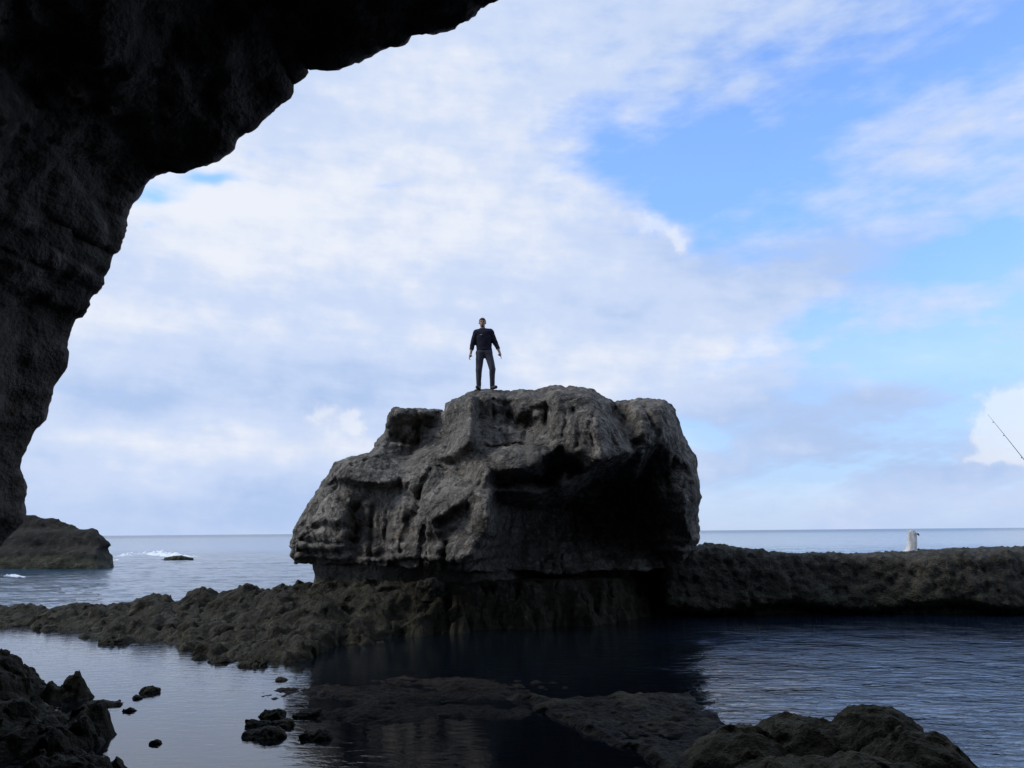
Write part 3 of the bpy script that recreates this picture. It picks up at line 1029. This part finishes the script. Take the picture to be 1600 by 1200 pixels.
# ------------------------------------------------------------------ right-hand ledge: a flat-topped natural wall
_lt = np.array([list(P(px, py, 20.3)) for (px, py) in [(1000, 872), (1060, 862), (1090, 852), (1110, 850), (1135, 852), (1160, 856), (1200, 862), (1250, 864), (1300, 863), (1350, 866), (1400, 864), (1450, 859),
                                                      (1500, 857), (1550, 854), (1600, 853), (1700, 850), (1900, 846), (2300, 840)]])


def build_ledge():
    def fn(ax, ay, az_):
        F = np.empty((len(ax), len(ay), len(az_)), np.float32)
        top = np.interp(ax, _lt[:, 0], _lt[:, 2])
        X, Z = np.meshgrid(ax, az_, indexing='ij')
        T_ = np.broadcast_to(top[:, None], X.shape)
        yf = 19.15 + 0.7 * (1 - sstep(0.0, 0.32, Z + 0.10 * np.sin(X * 1.7))) + 0.15 * sstep(T_ - 0.25, T_ + 0.1, Z) + 0.25 * np.sin(X * 0.9 + 1.0) + 0.3 * (1 - sstep(4.4, 6.5, X))
        for j, y in enumerate(ay):
            F[:, j, :] = np.maximum(np.maximum(Z - (T_ - 0.05 * max(0, y - 20.3)), (yf - y) * 0.8), y - 27.0)
        near = np.argwhere(np.abs(F) < 0.3)
        p = np.stack([ax[near[:, 0]], ay[near[:, 1]], az_[near[:, 2]]], 1)
        nz = ridged(p * np.array([1, 1, 0.55]), 1.1, 4, 0.55) * 0.085 + billow(p, 2.4, 3, 0.5) * 0.04 + 0.01
        F[near[:, 0], near[:, 1], near[:, 2]] += nz
        return F

    def post(v, n):
        d = fbm(v, 6.0, 3, 0.65) * 0.06 + ridged(v, 3.1, 2, 0.5) * 0.04
        return v + n * d[:, None]

    o = voxel_object('rock_ledge', fn, (3.6, 18.2, -0.9), (20.0, 27.6, 2.6), 0.065, M['ledge'], post)
    tag(o, 'long flat-topped rock ledge walling the pool to the right of the boulder', 'ledge')


build_ledge()


# ------------------------------------------------------------------ rocks standing in the pool and out at sea
def rock_blob(name, c, size, h, mat, seed=0.0, rough=1.0, flat=0.5, parent=None, rot=0.0):
    """a lumpy waterside rock: flattened ellipsoid eaten by noise"""
    sx, sy, sz = size
    m = 0.35 * max(sx, sy) + 0.05
    cr, sr = math.cos(rot), math.sin(rot)

    def fn(ax, ay, az_):
        X, Y, Z = np.meshgrid(ax, ay, az_, indexing='ij')
        x, y, z = X - c[0], Y - c[1], Z - c[2]
        x, y = x * cr + y * sr, -x * sr + y * cr
        r = np.sqrt((x / sx) ** 2 + (y / sy) ** 2 + (z / sz) ** 2)
        F = (r - 1) * min(sx, sy, sz)
        p = np.stack([X.ravel(), Y.ravel(), Z.ravel()], 1)
        k = 1.1 / max(sx, sy)
        nz = (fbm(p, k, 3, 0.5, seed) * 0.42 + ridged(p, k * 2.2, 3, 0.5, seed + 5) * 0.22) * min(sx, sy, sz * 1.6) * rough
        return F + nz.reshape(F.shape)

    def post(v, n):
        k = 1.0 / max(sx, sy)
        return v + n * (fbm(v, k * 7, 3, 0.6, seed) * 0.05 * min(sx, sz * 2) * rough)[:, None]
    lo = (c[0] - max(sx, sy) - m, c[1] - max(sx, sy) - m, c[2] - sz - m * 0.6)
    hi = (c[0] + max(sx, sy) + m, c[1] + max(sx, sy) + m, c[2] + sz + m * 0.6)
    return voxel_object(name, fn, lo, hi, h, mat, post, parent)


def pool_rock(px, py, wpx, hpx, label, seed, depth=0.6, rot=0.0):
    g = G(px, py)
    d = g[1]
    w = wpx * d / FPX / 2
    hh = hpx * d / FPX
    o = rock_blob('pool_rock', (g[0], g[1] + w * depth, -0.35 * hh), (w * 1.05, w * depth + 0.02, hh * 0.95 + 0.02), max(0.008, w / 20), M['reef'], seed, 0.75, rot=rot)
    tag(o, label, 'rock', 'small rocks in the calm pool')
    return o


pool_rock(228, 1084, 40, 15, 'small two-humped rock standing alone in the calm left pool', 3.1, 0.55)
pool_rock(152, 1106, 66, 11, 'low dark rock close to the tip of the left shore spit', 5.2, 0.5)
pool_rock(128, 1110, 18, 8, 'small knob of rock touching the left of the low spit rock', 7.7)
pool_rock(200, 1112, 20, 5, 'thin sliver of rock right of the low spit rock', 1.9, 0.5)
pool_rock(212, 1092, 17, 5, 'thin sliver of rock just below the two-humped rock', 8.4, 0.5)
pool_rock(438, 1064, 20, 6, 'tiny lone rock in the pool beside the boulder reflection', 2.7)
pool_rock(305, 1030, 13, 6, 'tiny rock off the reef edge, left of the reef tip', 6.1)
pool_rock(343, 1036, 44, 11, 'flat rock at the tip of the reef, the left one', 4.4, 0.5)
pool_rock(385, 1042, 50, 15, 'rounded rock at the tip of the reef, the right one', 9.3, 0.6)
pool_rock(58, 984, 15, 14, 'upright little rock in front of the reef near left edge', 2.2)
pool_rock(168, 1006, 38, 15, 'squat rock in front of the reef, left of the bright gap', 3.9)
pool_rock(418, 1124, 46, 15, 'upper rock of the cluster at bottom centre-left of pool', 1.4, 0.6)
pool_rock(400, 1136, 40, 9, 'left middle rock of the cluster at bottom centre-left of pool', 5.5, 0.5)
pool_rock(440, 1137, 42, 11, 'right middle rock of the cluster at bottom centre-left of pool', 7.2, 0.5)
pool_rock(412, 1156, 84, 17, 'widest front rock of the cluster at bottom centre-left of pool', 6.6, 0.4)
pool_rock(488, 1122, 60, 10, 'low rock at the left border of the boulder reflection, the far one', 8.8, 0.5)
pool_rock(494, 1158, 66, 16, 'low rock at the left border of the boulder reflection, the near one', 9.9, 0.5)
pool_rock(240, 1164, 24, 3, 'thin flat sliver barely breaking the bottom left pool surface', 4.9, 0.5)


def heightfield(name, lo, hi, step, zfun, mat, jit=0.05):
    xs = np.arange(lo[0], hi[0], step)
    ys = np.arange(lo[1], hi[1], step)
    X, Y = np.meshgrid(xs, ys, indexing='ij')
    p = np.stack([X.ravel(), Y.ravel(), np.zeros(X.size)], 1)
    z = zfun(p[:, 0], p[:, 1], p)
    v = np.stack([p[:, 0], p[:, 1], z], 1)
    v[:, 0] += fbm(v, 4.5, 3, 0.5, 21.0) * jit
    v[:, 1] += fbm(v, 4.5, 3, 0.5, 42.0) * jit
    return mesh_from(name, v, grid_faces(*X.shape), mat)


def bump2(x, y, px, py, rx, ry, hgt, z=0.0, power=1.0, rot=0.0):
    g = G(px, py, z)
    dx, dy = x - g[0], y - g[1]
    if rot:
        c, s = math.cos(rot), math.sin(rot)
        dx, dy = dx * c + dy * s, -dx * s + dy * c
    r2 = (dx / rx) ** 2 + (dy / ry) ** 2
    return hgt * np.exp(-r2 ** power)


def build_left_outcrop():
    def zf(x, y, p):
        z = np.full(x.shape, -0.30)
        z = np.maximum(z, -0.3 + bump2(x, y, -75, 1105, 0.95, 1.2, 0.84, power=2))
        z = np.maximum(z, -0.3 + bump2(x, y, -10, 1150, 0.80, 1.1, 0.54, power=1.5))
        z = np.maximum(z, -0.3 + bump2(x, y, 60, 1093, 0.75, 0.20, 0.46, power=1.3))
        z = np.maximum(z, -0.3 + bump2(x, y, 120, 1090, 0.27, 0.16, 0.52, power=1.5))
        z = np.maximum(z, -0.3 + bump2(x, y, 140, 1150, 0.28, 0.25, 0.60, power=1.6))
        z = np.maximum(z, -0.3 + bump2(x, y, 70, 1170, 0.6, 0.5, 0.50, power=1.5))
        z = np.maximum(z, -0.3 + bump2(x, y, 90, 1230, 0.75, 0.6, 0.50, power=1.5))
        n = billow(p, 2.6, 3, 0.55) * 0.10 + ridged(p, 4.5, 4, 0.6) * 0.07 + fbm(p, 13, 2, 0.6) * 0.02
        return z + n - 0.02
    o = heightfield('shore_outcrop', (-7.0, 5.3), (-2.4, 12.2), 0.022, zf, M['reef'], 0.06)
    tag(o, 'dark knobbly shore rock with low spits in the bottom left corner', 'rock')


def build_right_mound():
    e0, e1 = G(835, 1105), G(1050, 1205)

    def zf(x, y, p):
        z = np.full(x.shape, -0.5)
        # flat half-drowned shelf with a sharp edge towards the dark water
        ex = e0[0] + (e1[0] - e0[0]) * (y - e0[1]) / (e1[1] - e0[1])
        ex = ex + fbm(p, 2.2, 3) * 0.12
        far = G(950, 1092)[1] + 0.25 * (x - G(950, 1092)[0]) * 0 + fbm(p, 1.1, 3) * 0.25
        rgt = G(1110, 1130)[0] + fbm(p, 0.9, 3, 0.5, 3.0) * 0.3
        sh = np.minimum(np.minimum((x - ex) * 0.9, (far - y) * 0.45), (rgt + 0.25 * np.maximum(0, 9 - y) - x) * 0.5)
        z = np.maximum(z, np.clip(sh, -0.5, 0.018 + 0.05 * fbm(p, 1.1, 3, 0.6, 6.0)))
        z = np.maximum(z, -0.4 + bump2(x, y, 1375, 1185, 0.62, 0.75, 0.80, power=1.4))
        z = np.maximum(z, -0.4 + bump2(x, y, 1255, 1180, 0.62, 0.65, 0.70, power=1.5))
        z = np.maximum(z, -0.4 + bump2(x, y, 1160, 1195, 0.65, 0.6, 0.66, power=1.5))
        z = np.maximum(z, -0.4 + bump2(x, y, 1440, 1225, 0.60, 0.7, 0.72, power=1.5))
        z = np.maximum(z, -0.4 + bump2(x, y, 1300, 1260, 1.3, 0.7, 0.68, power=1.8))
        n = billow(p, 1.8, 3, 0.5) * 0.06 + ridged(p, 3.2, 3, 0.5) * 0.035 + fbm(p, 11, 3, 0.65) * 0.018 + ridged(p, 8.0, 2, 0.6) * 0.018
        return z + n * (0.5 + 0.5 * sstep(0.06, 0.25, z)) + (1 - sstep(0.06, 0.2, z)) * (ridged(p, 5.0, 3, 0.6, 2.0) * 0.022) + 0.006
    o = heightfield('tidal_mound', (-0.6, 5.2), (4.8, 10.4), 0.022, zf, M['mound'], 0.05)
    tag(o, 'brown seaweedy rock mound with flat shelf, bottom right foreground', 'rock')


def build_mid_shelf():
    def zf(x, y, p):
        z = np.full(x.shape, -0.12)
        z = np.maximum(z, -0.12 + bump2(x, y, 640, 1078, 2.4, 1.3, 0.135, power=2))
        z = np.maximum(z, -0.12 + bump2(x, y, 560, 1120, 1.0, 0.6, 0.14, power=2))
        z = np.maximum(z, -0.12 + bump2(x, y, 760, 1112, 1.2, 0.5, 0.13, power=2))
        n = fbm(p, 1.1, 3, 0.55) * 0.05 + fbm(p, 6, 4, 0.65) * 0.024 + ridged(p, 3.0, 3, 0.6) * 0.02
        return z + n - 0.008
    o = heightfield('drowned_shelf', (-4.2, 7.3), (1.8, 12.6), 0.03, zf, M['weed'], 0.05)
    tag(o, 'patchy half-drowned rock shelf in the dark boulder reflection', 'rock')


build_left_outcrop()
build_right_mound()
build_mid_shelf()

# wet black slab leaning on the boulder foot
g = P(672, 925, 16.9)
o = rock_blob('wet_slab', (g[0], g[1], g[2] + 0.05), (0.34, 0.24, 0.26), 0.03, M['reef'], 12.0, 0.9, rot=0.4)
tag(o, 'small black wet slab leaning below the boulder foot', 'rock')


def build_islet():
    prof = [(-140, 900), (-120, 812), (0, 800), (40, 797), (64, 799), (68, 801), (86, 800), (100, 809), (118, 815), (126, 822), (132, 826), (158, 824), (163, 834), (178, 847), (180, 852), (176, 858), (182, 870), (188, 900)]
    D = 56.0
    pp = [xz(a, b, D) for a, b in prof]

    def fn(ax, ay, az_):
        X, Z = np.meshgrid(ax, az_, indexing='ij')
        sd = poly_sdf(pp, X, Z)
        F = np.empty((len(ax), len(ay), len(az_)), np.float32)
        yf = 53.2 + 0.42 * np.maximum(0, Z) + 0.5 * sstep(0.9, 1.4, Z) + 0.6 * sstep(2.2, 2.6, Z)
        for j, y in enumerate(ay):
            F[:, j, :] = np.maximum(np.maximum(sd + 0.5 * max(0, y - 55.5), (yf - y) * 0.8), y - 63)
        near = np.argwhere(np.abs(F) < 0.9)
        p = np.stack([ax[near[:, 0]], ay[near[:, 1]], az_[near[:, 2]]], 1)
        nz = ridged(p * np.array([0.8, 0.8, 1.7]), 0.5, 4, 0.5) * 0.15 + billow(p, 1.1, 3) * 0.09
        F[near[:, 0], near[:, 1], near[:, 2]] += nz
        return F
    o = voxel_object('rock_islet', fn, (-44, 51.5, -1.0), (-26.0, 64, 4.6), 0.13, M['islet'])
    tag(o, 'dark rocky headland rising from the sea at far left', 'rock')
    g = G(279, 873)
    o = rock_blob('skerry', (g[0], g[1], -0.12), (1.45, 0.6, 0.42), 0.06, M['islet'], 3.3, 0.8)
    tag(o, 'low dark skerry awash in surf beside the far left headland', 'rock')


build_islet()


def build_foam():
    def band(label, pts, w, hgt, seed):
        vs_, n = [], 140
        P0 = np.array([G(a, b)[:2] for a, b in pts])
        t = np.linspace(0, 1, n)
        tk = np.linspace(0, 1, len(P0))
        cx, cy = np.interp(t, tk, P0[:, 0]), np.interp(t, tk, P0[:, 1])
        m = 15
        s = np.linspace(-1, 1, m)
        T_, S_ = np.meshgrid(np.arange(n), s, indexing='ij')
        X = cx[T_]
        Y = cy[T_] + S_ * w
        p = np.stack([X.ravel(), Y.ravel(), np.zeros(X.size)], 1)
        env = (np.sin(np.pi * t) ** 0.5)[T_].ravel()
        nn = fbm(p, 0.9, 3, 0.6, seed)
        z = hgt * env * (1 - S_.ravel() ** 2) * (0.55 + nn * 1.5) - 0.13 + billow(p, 3.0, 2, 0.5, seed) * 0.05
        v = np.stack([X.ravel(), Y.ravel(), z], 1)
        o = mesh_from('surf_foam', v, grid_faces(n, m), M['foam'])
        tag(o, label, 'surf', kind='stuff')
    band('white surf breaking between the headland and the skerry', [(186, 868), (215, 865), (240, 864), (270, 867), (300, 869)], 2.2, 0.30, 1.0)
    band('line of white foam along the foot of the far headland', [(20, 884), (70, 884), (120, 882), (160, 878), (186, 872)], 0.9, 0.20, 5.0)
    band('patch of white foam at the far left water edge', [(-30, 902), (-5, 899), (20, 897), (32, 899)], 0.8, 0.09, 9.0)


build_foam()


# ------------------------------------------------------------------ the man on top
def caps(p, a, b, ra, rb):
    a, b = np.array(a), np.array(b)
    e = b - a
    t = np.clip(((p - a) @ e) / (e @ e), 0, 1)
    return np.linalg.norm(p - a - t[:, None] * e, axis=1) - (ra + (rb - ra) * t)


def ell(p, c, r):
    q = (p - np.array(c)) / np.array(r)
    k = np.linalg.norm(q, axis=1)
    return (k - 1) * min(r)


def smin(a, b, k):
    h = np.clip(0.5 + 0.5 * (b - a) / k, 0, 1)
    return b + (a - b) * h - k * h * (1 - h)


def union(p, parts, k):
    d = None
    for q in parts:
        f = q(p)
        d = f if d is None else smin(d, f, k)
    return d


def build_person():
    # local frame: x to the photo's right, y away from the viewer, z up, feet at z = 0
    shL, elL, wrL = (-0.205, 0.0, 1.41), (-0.290, -0.01, 1.13), (-0.330, -0.06, 0.89)
    shR, elR, wrR = (0.160, 0.0, 1.43), (0.275, 0.02, 1.15), (0.372, -0.05, 0.91)
    hipL, knL, anL = (-0.105, 0.0, 0.90), (-0.135, -0.02, 0.48), (-0.142, 0.03, 0.09)
    hipR, knR, anR = (0.095, 0.0, 0.90), (0.195, -0.06, 0.49), (0.190, 0.02, 0.10)
    neck, head = (-0.035, 0.0, 1.50), (-0.046, -0.015, 1.675)

    def torso(p, g=0.0):
        d = ell(p, (-0.02, 0.01, 1.30), (0.185 + g, 0.115 + g, 0.22 + g))
        d = smin(d, ell(p, (-0.01, 0.01, 1.08), (0.160 + g, 0.105 + g, 0.20 + g)), 0.08)
        d = smin(d, ell(p, (0.0, 0.01, 0.93), (0.165 + g, 0.110 + g, 0.13 + g)), 0.06)
        d = smin(d, caps(p, (-0.185, 0.0, 1.415), (0.145, 0.0, 1.43), 0.062 + g, 0.062 + g), 0.06)
        return d

    def arms(p, g=0.0):
        d = caps(p, shL, elL, 0.056 + g, 0.046 + g)
        d = np.minimum(d, caps(p, elL, wrL, 0.043 + g, 0.029 + g))
        d = np.minimum(d, caps(p, shR, elR, 0.056 + g, 0.046 + g))
        return np.minimum(d, caps(p, elR, wrR, 0.043 + g, 0.029 + g))

    def legs(p, g=0.0):
        d = caps(p, hipL, knL, 0.088 + g, 0.060 + g)
        d = np.minimum(d, caps(p, knL, anL, 0.058 + g, 0.040 + g))
        e = caps(p, hipR, knR, 0.088 + g, 0.060 + g)
        e = np.minimum(e, caps(p, knR, anR, 0.058 + g, 0.040 + g))
        return smin(d, e, 0.03)

    def hand(p, w, s, curl):
        w = np.array(w)
        palm = w + np.array([s * 0.012, -0.01, -0.065])
        d = caps(p, w, palm, 0.028, 0.033)
        d = smin(d, caps(p, palm + [0, 0.018, 0.0], palm + [0, -0.020, -0.008], 0.026, 0.024), 0.02)
        for k, (oy, ln) in enumerate(((-0.030, 0.068), (-0.010, 0.078), (0.010, 0.072), (0.028, 0.056))):
            a = palm + np.array([s * 0.006, oy, -0.022])
            b = a + np.array([s * 0.022, -0.004, -ln * 0.6])
            c_ = b + np.array([-s * curl * 0.030, -0.006, -ln * 0.5])
            d = smin(d, np.minimum(caps(p, a, b, 0.0100, 0.0090), caps(p, b, c_, 0.0090, 0.0078)), 0.006)
        a = w + np.array([-s * 0.004, -0.030, -0.035])
        b = a + np.array([-s * 0.022, -0.030, -0.032])
        c_ = b + np.array([-s * 0.006, -0.012, -0.030])
        return smin(d, np.minimum(caps(p, a, b, 0.0115, 0.0105), caps(p, b, c_, 0.0105, 0.009)), 0.008)

    def headf(p, g=0.0):
        h = np.array(head)
        d = ell(p, h + [0, 0.015, 0.025], (0.076 + g, 0.094 + g, 0.088 + g))
        d = smin(d, ell(p, h + [0, -0.022, -0.045], (0.058 + g, 0.068 + g, 0.068 + g)), 0.04)
        d = smin(d, ell(p, h + [0, -0.060, -0.092], (0.026, 0.024, 0.020)), 0.03)
        return d

    def face(p):
        h = np.array(head)
        d = headf(p)
        for s in (-1, 1):
            d = -smin(-d, ell(p, h + [s * 0.030, -0.098, 0.002], (0.019, 0.020, 0.013)), 0.012)      # sockets
            d = smin(d, ell(p, h + [s * 0.081, 0.012, -0.012], (0.011, 0.022, 0.034)), 0.008)         # ears
            d = smin(d, caps(p, h + [s * 0.012, -0.090, 0.022], h + [s * 0.044, -0.080, 0.022], 0.010, 0.008), 0.015)  # brow
        d = smin(d, caps(p, h + [0, -0.088, 0.008], h + [0, -0.110, -0.034], 0.009, 0.014), 0.012)     # nose
        d = smin(d, caps(p, h + [-0.020, -0.084, -0.066], h + [0.020, -0.084, -0.066], 0.008, 0.008), 0.010)  # lips
        return d

    def feet(p, g=0.0, side=0):
        d = caps(p, (anL[0], 0.05, 0.045), (anL[0] - 0.025, -0.16, 0.030), 0.042 + g, 0.034 + g)
        e = caps(p, (anR[0], 0.04, 0.045), (anR[0] + 0.085, -0.13, 0.030), 0.042 + g, 0.034 + g)
        return (np.minimum(d, e), d, e)[side]

    def body(p):
        d = smin(torso(p), arms(p), 0.03)
        d = smin(d, legs(p), 0.04)
        d = smin(d, caps(p, neck, (head[0], 0.01, 1.60), 0.058, 0.054), 0.03)
        d = smin(d, face(p), 0.025)
        d = smin(d, feet(p), 0.03)
        d = np.minimum(d, hand(p, wrL, -1, 0.9))
        return np.minimum(d, hand(p, wrR, 1, 0.2))

    def sweater(p):
        n = fbm(p, 9, 3, 0.5) * 0.006
        q = p + 0
        d = torso(p, 0.020)
        a = arms(p, 0.017)
        # sleeves pushed up to mid forearm
        for (e, w) in ((elL, wrL), (elR, wrR)):
            e_, w_ = np.array(e), np.array(w)
            ax = (w_ - e_) / np.linalg.norm(w_ - e_)
            cut = (p - (e_ + (w_ - e_) * 0.62)) @ ax
            near = np.linalg.norm(p - (e_ + w_) / 2, axis=1) < 0.22
            a = np.where(near, np.maximum(a, cut), a)
        d = smin(d, a, 0.035)
        d = np.maximum(d, 0.965 - p[:, 2])
        # folded collar, open at the throat
        col = np.maximum(np.abs(caps(p, (-0.035, 0.005, 1.46), (-0.042, 0.005, 1.545), 0.075, 0.066)) - 0.009, np.maximum(p[:, 2] - 1.535 + 0.35 * np.maximum(0, -p[:, 1] - 0.02), 1.44 - p[:, 2]))
        d = np.maximum(d, -caps(p, (-0.038, -0.03, 1.50), (-0.045, -0.02, 1.62), 0.060, 0.065))
        return np.minimum(d, col) + n

    def trousers(p):
        n = fbm(p * np.array([1, 1, 0.6]), 11, 3, 0.5) * 0.006
        d = smin(legs(p, 0.017), ell(p, (0.0, 0.01, 0.93), (0.172, 0.118, 0.14)), 0.05)
        d = np.maximum(d, 0.075 - p[:, 2])
        return np.maximum(d, p[:, 2] - 1.03) + n

    def shoe(p, side):
        d = feet(p, 0.012, side)
        an = anL if side == 1 else anR
        d = smin(d, caps(p, (an[0], 0.03, 0.05), (an[0], 0.03, 0.10), 0.05, 0.050), 0.02)
        return np.maximum(d, 0.002 - p[:, 2])

    def hair(p):
        h = np.array(head)
        d = headf(p, 0.010) + fbm(p, 40, 2, 0.5) * 0.004
        line = h[2] + 0.048 - 0.55 * np.maximum(0, p[:, 1] - (h[1] - 0.035)) * 1.6
        return np.maximum(d, np.maximum(line, h[2] - 0.075) - p[:, 2])

    mats = {
        'skin': simple('skin', (0.33, 0.21, 0.155), 0.55, 30, var=0.12),
        'sweater': simple('navy_knit', (0.010, 0.011, 0.026), 0.9, 60, var=0.3, bump=0.004),
        'trousers': simple('grey_denim', (0.060, 0.062, 0.082), 0.9, 40, var=0.25, bump=0.004),
        'shoes': simple('dark_leather', (0.022, 0.020, 0.020), 0.6, 40),
        'hair': simple('short_brown_hair', (0.045, 0.034, 0.026), 0.8, 80),
        'eye': simple('eye', (0.05, 0.035, 0.03), 0.3, 60),
        'badge': simple('pale_badge', (0.45, 0.45, 0.47), 0.7, 60)}

    root = bpy.data.objects.new('person', None)
    C.objects.link(root)
    foot = P(757, 609.0, 18.5)
    root.scale = (0.97, 0.97, 0.97)
    # stand on the rock: highest stone under the two soles
    bv = np.empty(len(boulder.data.vertices) * 3, np.float32)
    boulder.data.vertices.foreach_get('co', bv)
    bv = bv.reshape(-1, 3)
    un = [bv[(np.hypot(bv[:, 0] - foot[0] - fx, bv[:, 1] - foot[1] + 0.04) < 0.12)][:, 2].max() for fx in (-0.12, 0.19)]
    foot[2] = max(un) - 0.02
    root.location = tuple(foot)

    def part(name, fn, lo, hi, h, mat, parent=root):
        def g(ax, ay, az_):
            X, Y, Z = np.meshgrid(ax, ay, az_, indexing='ij')
            # coarse pass first, then full resolution only near the surface
            k = 4
            sub = (slice(None, None, k),) * 3
            Xc = X[sub]
            pc = np.stack([Xc.ravel(), Y[sub].ravel(), Z[sub].ravel()], 1)
            Fc = fn(pc).reshape(Xc.shape)
            F = np.repeat(np.repeat(np.repeat(Fc, k, 0), k, 1), k, 2)[:X.shape[0], :X.shape[1], :X.shape[2]].copy()
            mk = np.abs(F) < h * k * 1.9 + 0.012
            F[mk] = fn(np.stack([X[mk], Y[mk], Z[mk]], 1))
            return F
        return voxel_object(name, g, lo, hi, h, mats[mat], None, parent)

    b = part('body', body, (-0.42, -0.26, -0.02), (0.48, 0.18, 1.83), 0.0085, 'skin')
    part('sweater', sweater, (-0.42, -0.22, 0.93), (0.46, 0.20, 1.60), 0.010, 'sweater')
    part('trousers', trousers, (-0.28, -0.22, 0.05), (0.34, 0.20, 1.06), 0.010, 'trousers')
    part('shoe', lambda p: shoe(p, 1), (-0.25, -0.26, -0.02), (0.0, 0.16, 0.17), 0.008, 'shoes')
    part('shoe', lambda p: shoe(p, 2), (0.05, -0.26, -0.02), (0.36, 0.16, 0.17), 0.008, 'shoes')
    part('hair', hair, (-0.17, -0.16, 1.56), (0.08, 0.16, 1.83), 0.007, 'hair')
    for s in (-1, 1):
        e = np.array(head) + [s * 0.030, -0.083, 0.002]
        part('eye', lambda p, e=e: ell(p, e, (0.012, 0.009, 0.008)), e - 0.02, e + 0.02, 0.003, 'eye')
    e = np.array([-0.075, -0.128, 1.335])
    part('badge', lambda p: np.maximum(np.abs(p[:, 0] - e[0]) - 0.024, np.maximum(np.abs(p[:, 2] - e[2]) - 0.010, np.abs(p[:, 1] - e[1]) - 0.012)), e - 0.04, e + 0.04, 0.004, 'badge')
    tag(root, 'person in dark navy sweater and grey trousers standing on top of boulder', 'person')
    return root


person = build_person()


# ------------------------------------------------------------------ small things on the ledge
def tube(name, pts, radii, mat, seg=8, parent=None):
    pts = np.asarray(pts, float)
    v, f = [], []
    n = len(pts)
    for i in range(n):
        t = pts[min(i + 1, n - 1)] - pts[max(i - 1, 0)]
        t /= np.linalg.norm(t)
        a = np.cross(t, (0.3, 1, 0.1))
        a /= np.linalg.norm(a)
        b = np.cross(t, a)
        for k in range(seg):
            th = 2 * math.pi * k / seg
            v.append(pts[i] + radii[i] * (a * math.cos(th) + b * math.sin(th)))
    for i in range(n - 1):
        for k in range(seg):
            f.append((i * seg + k, i * seg + (k + 1) % seg, (i + 1) * seg + (k + 1) % seg, (i + 1) * seg + k))
    return mesh_from(name, v, f, mat, True, parent)


def build_rod():
    D = 21.5
    tip = P(1543, 647, D)
    mid = P(1600, 718, D)
    top = np.interp(P(1700, 852, D)[0], _lt[:, 0], _lt[:, 2])
    butt = P(1706, 853, D)
    butt[2] = top - 0.08
    carbon = simple('rod_carbon', (0.02, 0.022, 0.028), 0.35, 30)
    root = bpy.data.objects.new('fishing_rod', None)
    C.objects.link(root)
    a = np.linspace(0, 1, 26)
    # slightly bowed blank
    pts = [butt * (1 - t) ** 2 + (2 * mid - 0.5 * butt - 0.5 * tip) * 2 * t * (1 - t) * 1.0 + tip * t ** 2 for t in a]
    pts = np.array(pts)
    rad = 0.0125 * (1 - a) + 0.0026
    tube('blank', pts, rad, carbon, 8, root)
    tube('grip', pts[:4] + 0.0, np.array([0.02, 0.021, 0.021, 0.017]), simple('grip_foam', (0.03, 0.03, 0.03), 0.9), 10, root)
    r = pts[4]
    tube('reel', [r + [-0.07, -0.02, -0.10], r + [-0.03, -0.02, -0.07], r + [0.02, -0.02, -0.03], r + [0.05, -0.02, -0.01]], [0.045, 0.05, 0.04, 0.015], simple('reel_metal', (0.3, 0.3, 0.32), 0.4, metallic=0.8), 12, root)
    for i in (8, 13, 18, 22):
        q = pts[i]
        tube('guide_ring', [q + [-0.01, 0, -0.012], q + [-0.02, 0.0, -0.03]], [0.010, 0.014], carbon, 8, root)
    sp = butt + np.array([0.05, 0, 0])
    tube('holder', [butt + [0.02, 0.05, -0.15], pts[0] * 0.4 + pts[3] * 0.6 + [0, 0.03, 0]], [0.02, 0.024], simple('holder_steel', (0.4, 0.4, 0.42), 0.35, metallic=0.9), 8, root)
    tag(root, 'thin dark fishing rod slanting up from the ledge at right edge', 'fishing rod')


build_rod()


def build_bag():
    D = 21.0
    base = P(1423, 866, D)
    k = D / FPX
    top = np.interp(base[0], _lt[:, 0], _lt[:, 2])
    white = simple('white_plastic', (0.66, 0.67, 0.67), 0.5, 9, var=0.18, bump=0.012)
    dark = simple('dark_handle', (0.04, 0.04, 0.05), 0.5, 20)
    root = bpy.data.objects.new('plastic_sack', None)
    C.objects.link(root)
    n, m = 18, 28
    v = []
    for i in range(n):
        t = i / (n - 1)
        w = (0.140 - 0.05 * t + 0.05 * max(0, 0.12 - t) * 8) * (1.0 if t < 0.97 else 0.6)
        d = 0.12 - 0.06 * t
        for j in range(m):
            th = 2 * math.pi * j / m
            cx, cy = math.cos(th), math.sin(th)
            fold = 1 + 0.10 * math.sin(th * 5 + t * 3) * (0.4 + t) + 0.05 * math.sin(th * 11 - 4 * t)
            v.append((w * cx * fold + 0.12 * t + 0.02 * math.sin(5 * t), d * cy * fold, 0.50 * t - 0.05 + 0.035 * t * math.sin(th * 2 + 1)))
    v = np.array(v) + np.array([base[0], base[1], top])
    f = [(i * m + j, i * m + (j + 1) % m, (i + 1) * m + (j + 1) % m, (i + 1) * m + j) for i in range(n - 1) for j in range(m)]
    mesh_from('sack', v, f, white, True, root)
    root.scale = (1, 1, 1)
    hb = np.array([base[0], base[1], top])
    tube('knot', [hb + [0.19, -0.04, 0.40], hb + [0.225, -0.05, 0.385], hb + [0.235, -0.05, 0.35]], [0.02, 0.026, 0.012], dark, 8, root)
    tube('tuft', [hb + [0.02, 0, 0.42], hb + [-0.01, 0, 0.475], hb + [0.005, 0, 0.52]], [0.035, 0.02, 0.008], white, 8, root)
    tag(root, 'white plastic sack standing on the flat ledge against the sea', 'sack')


build_bag()
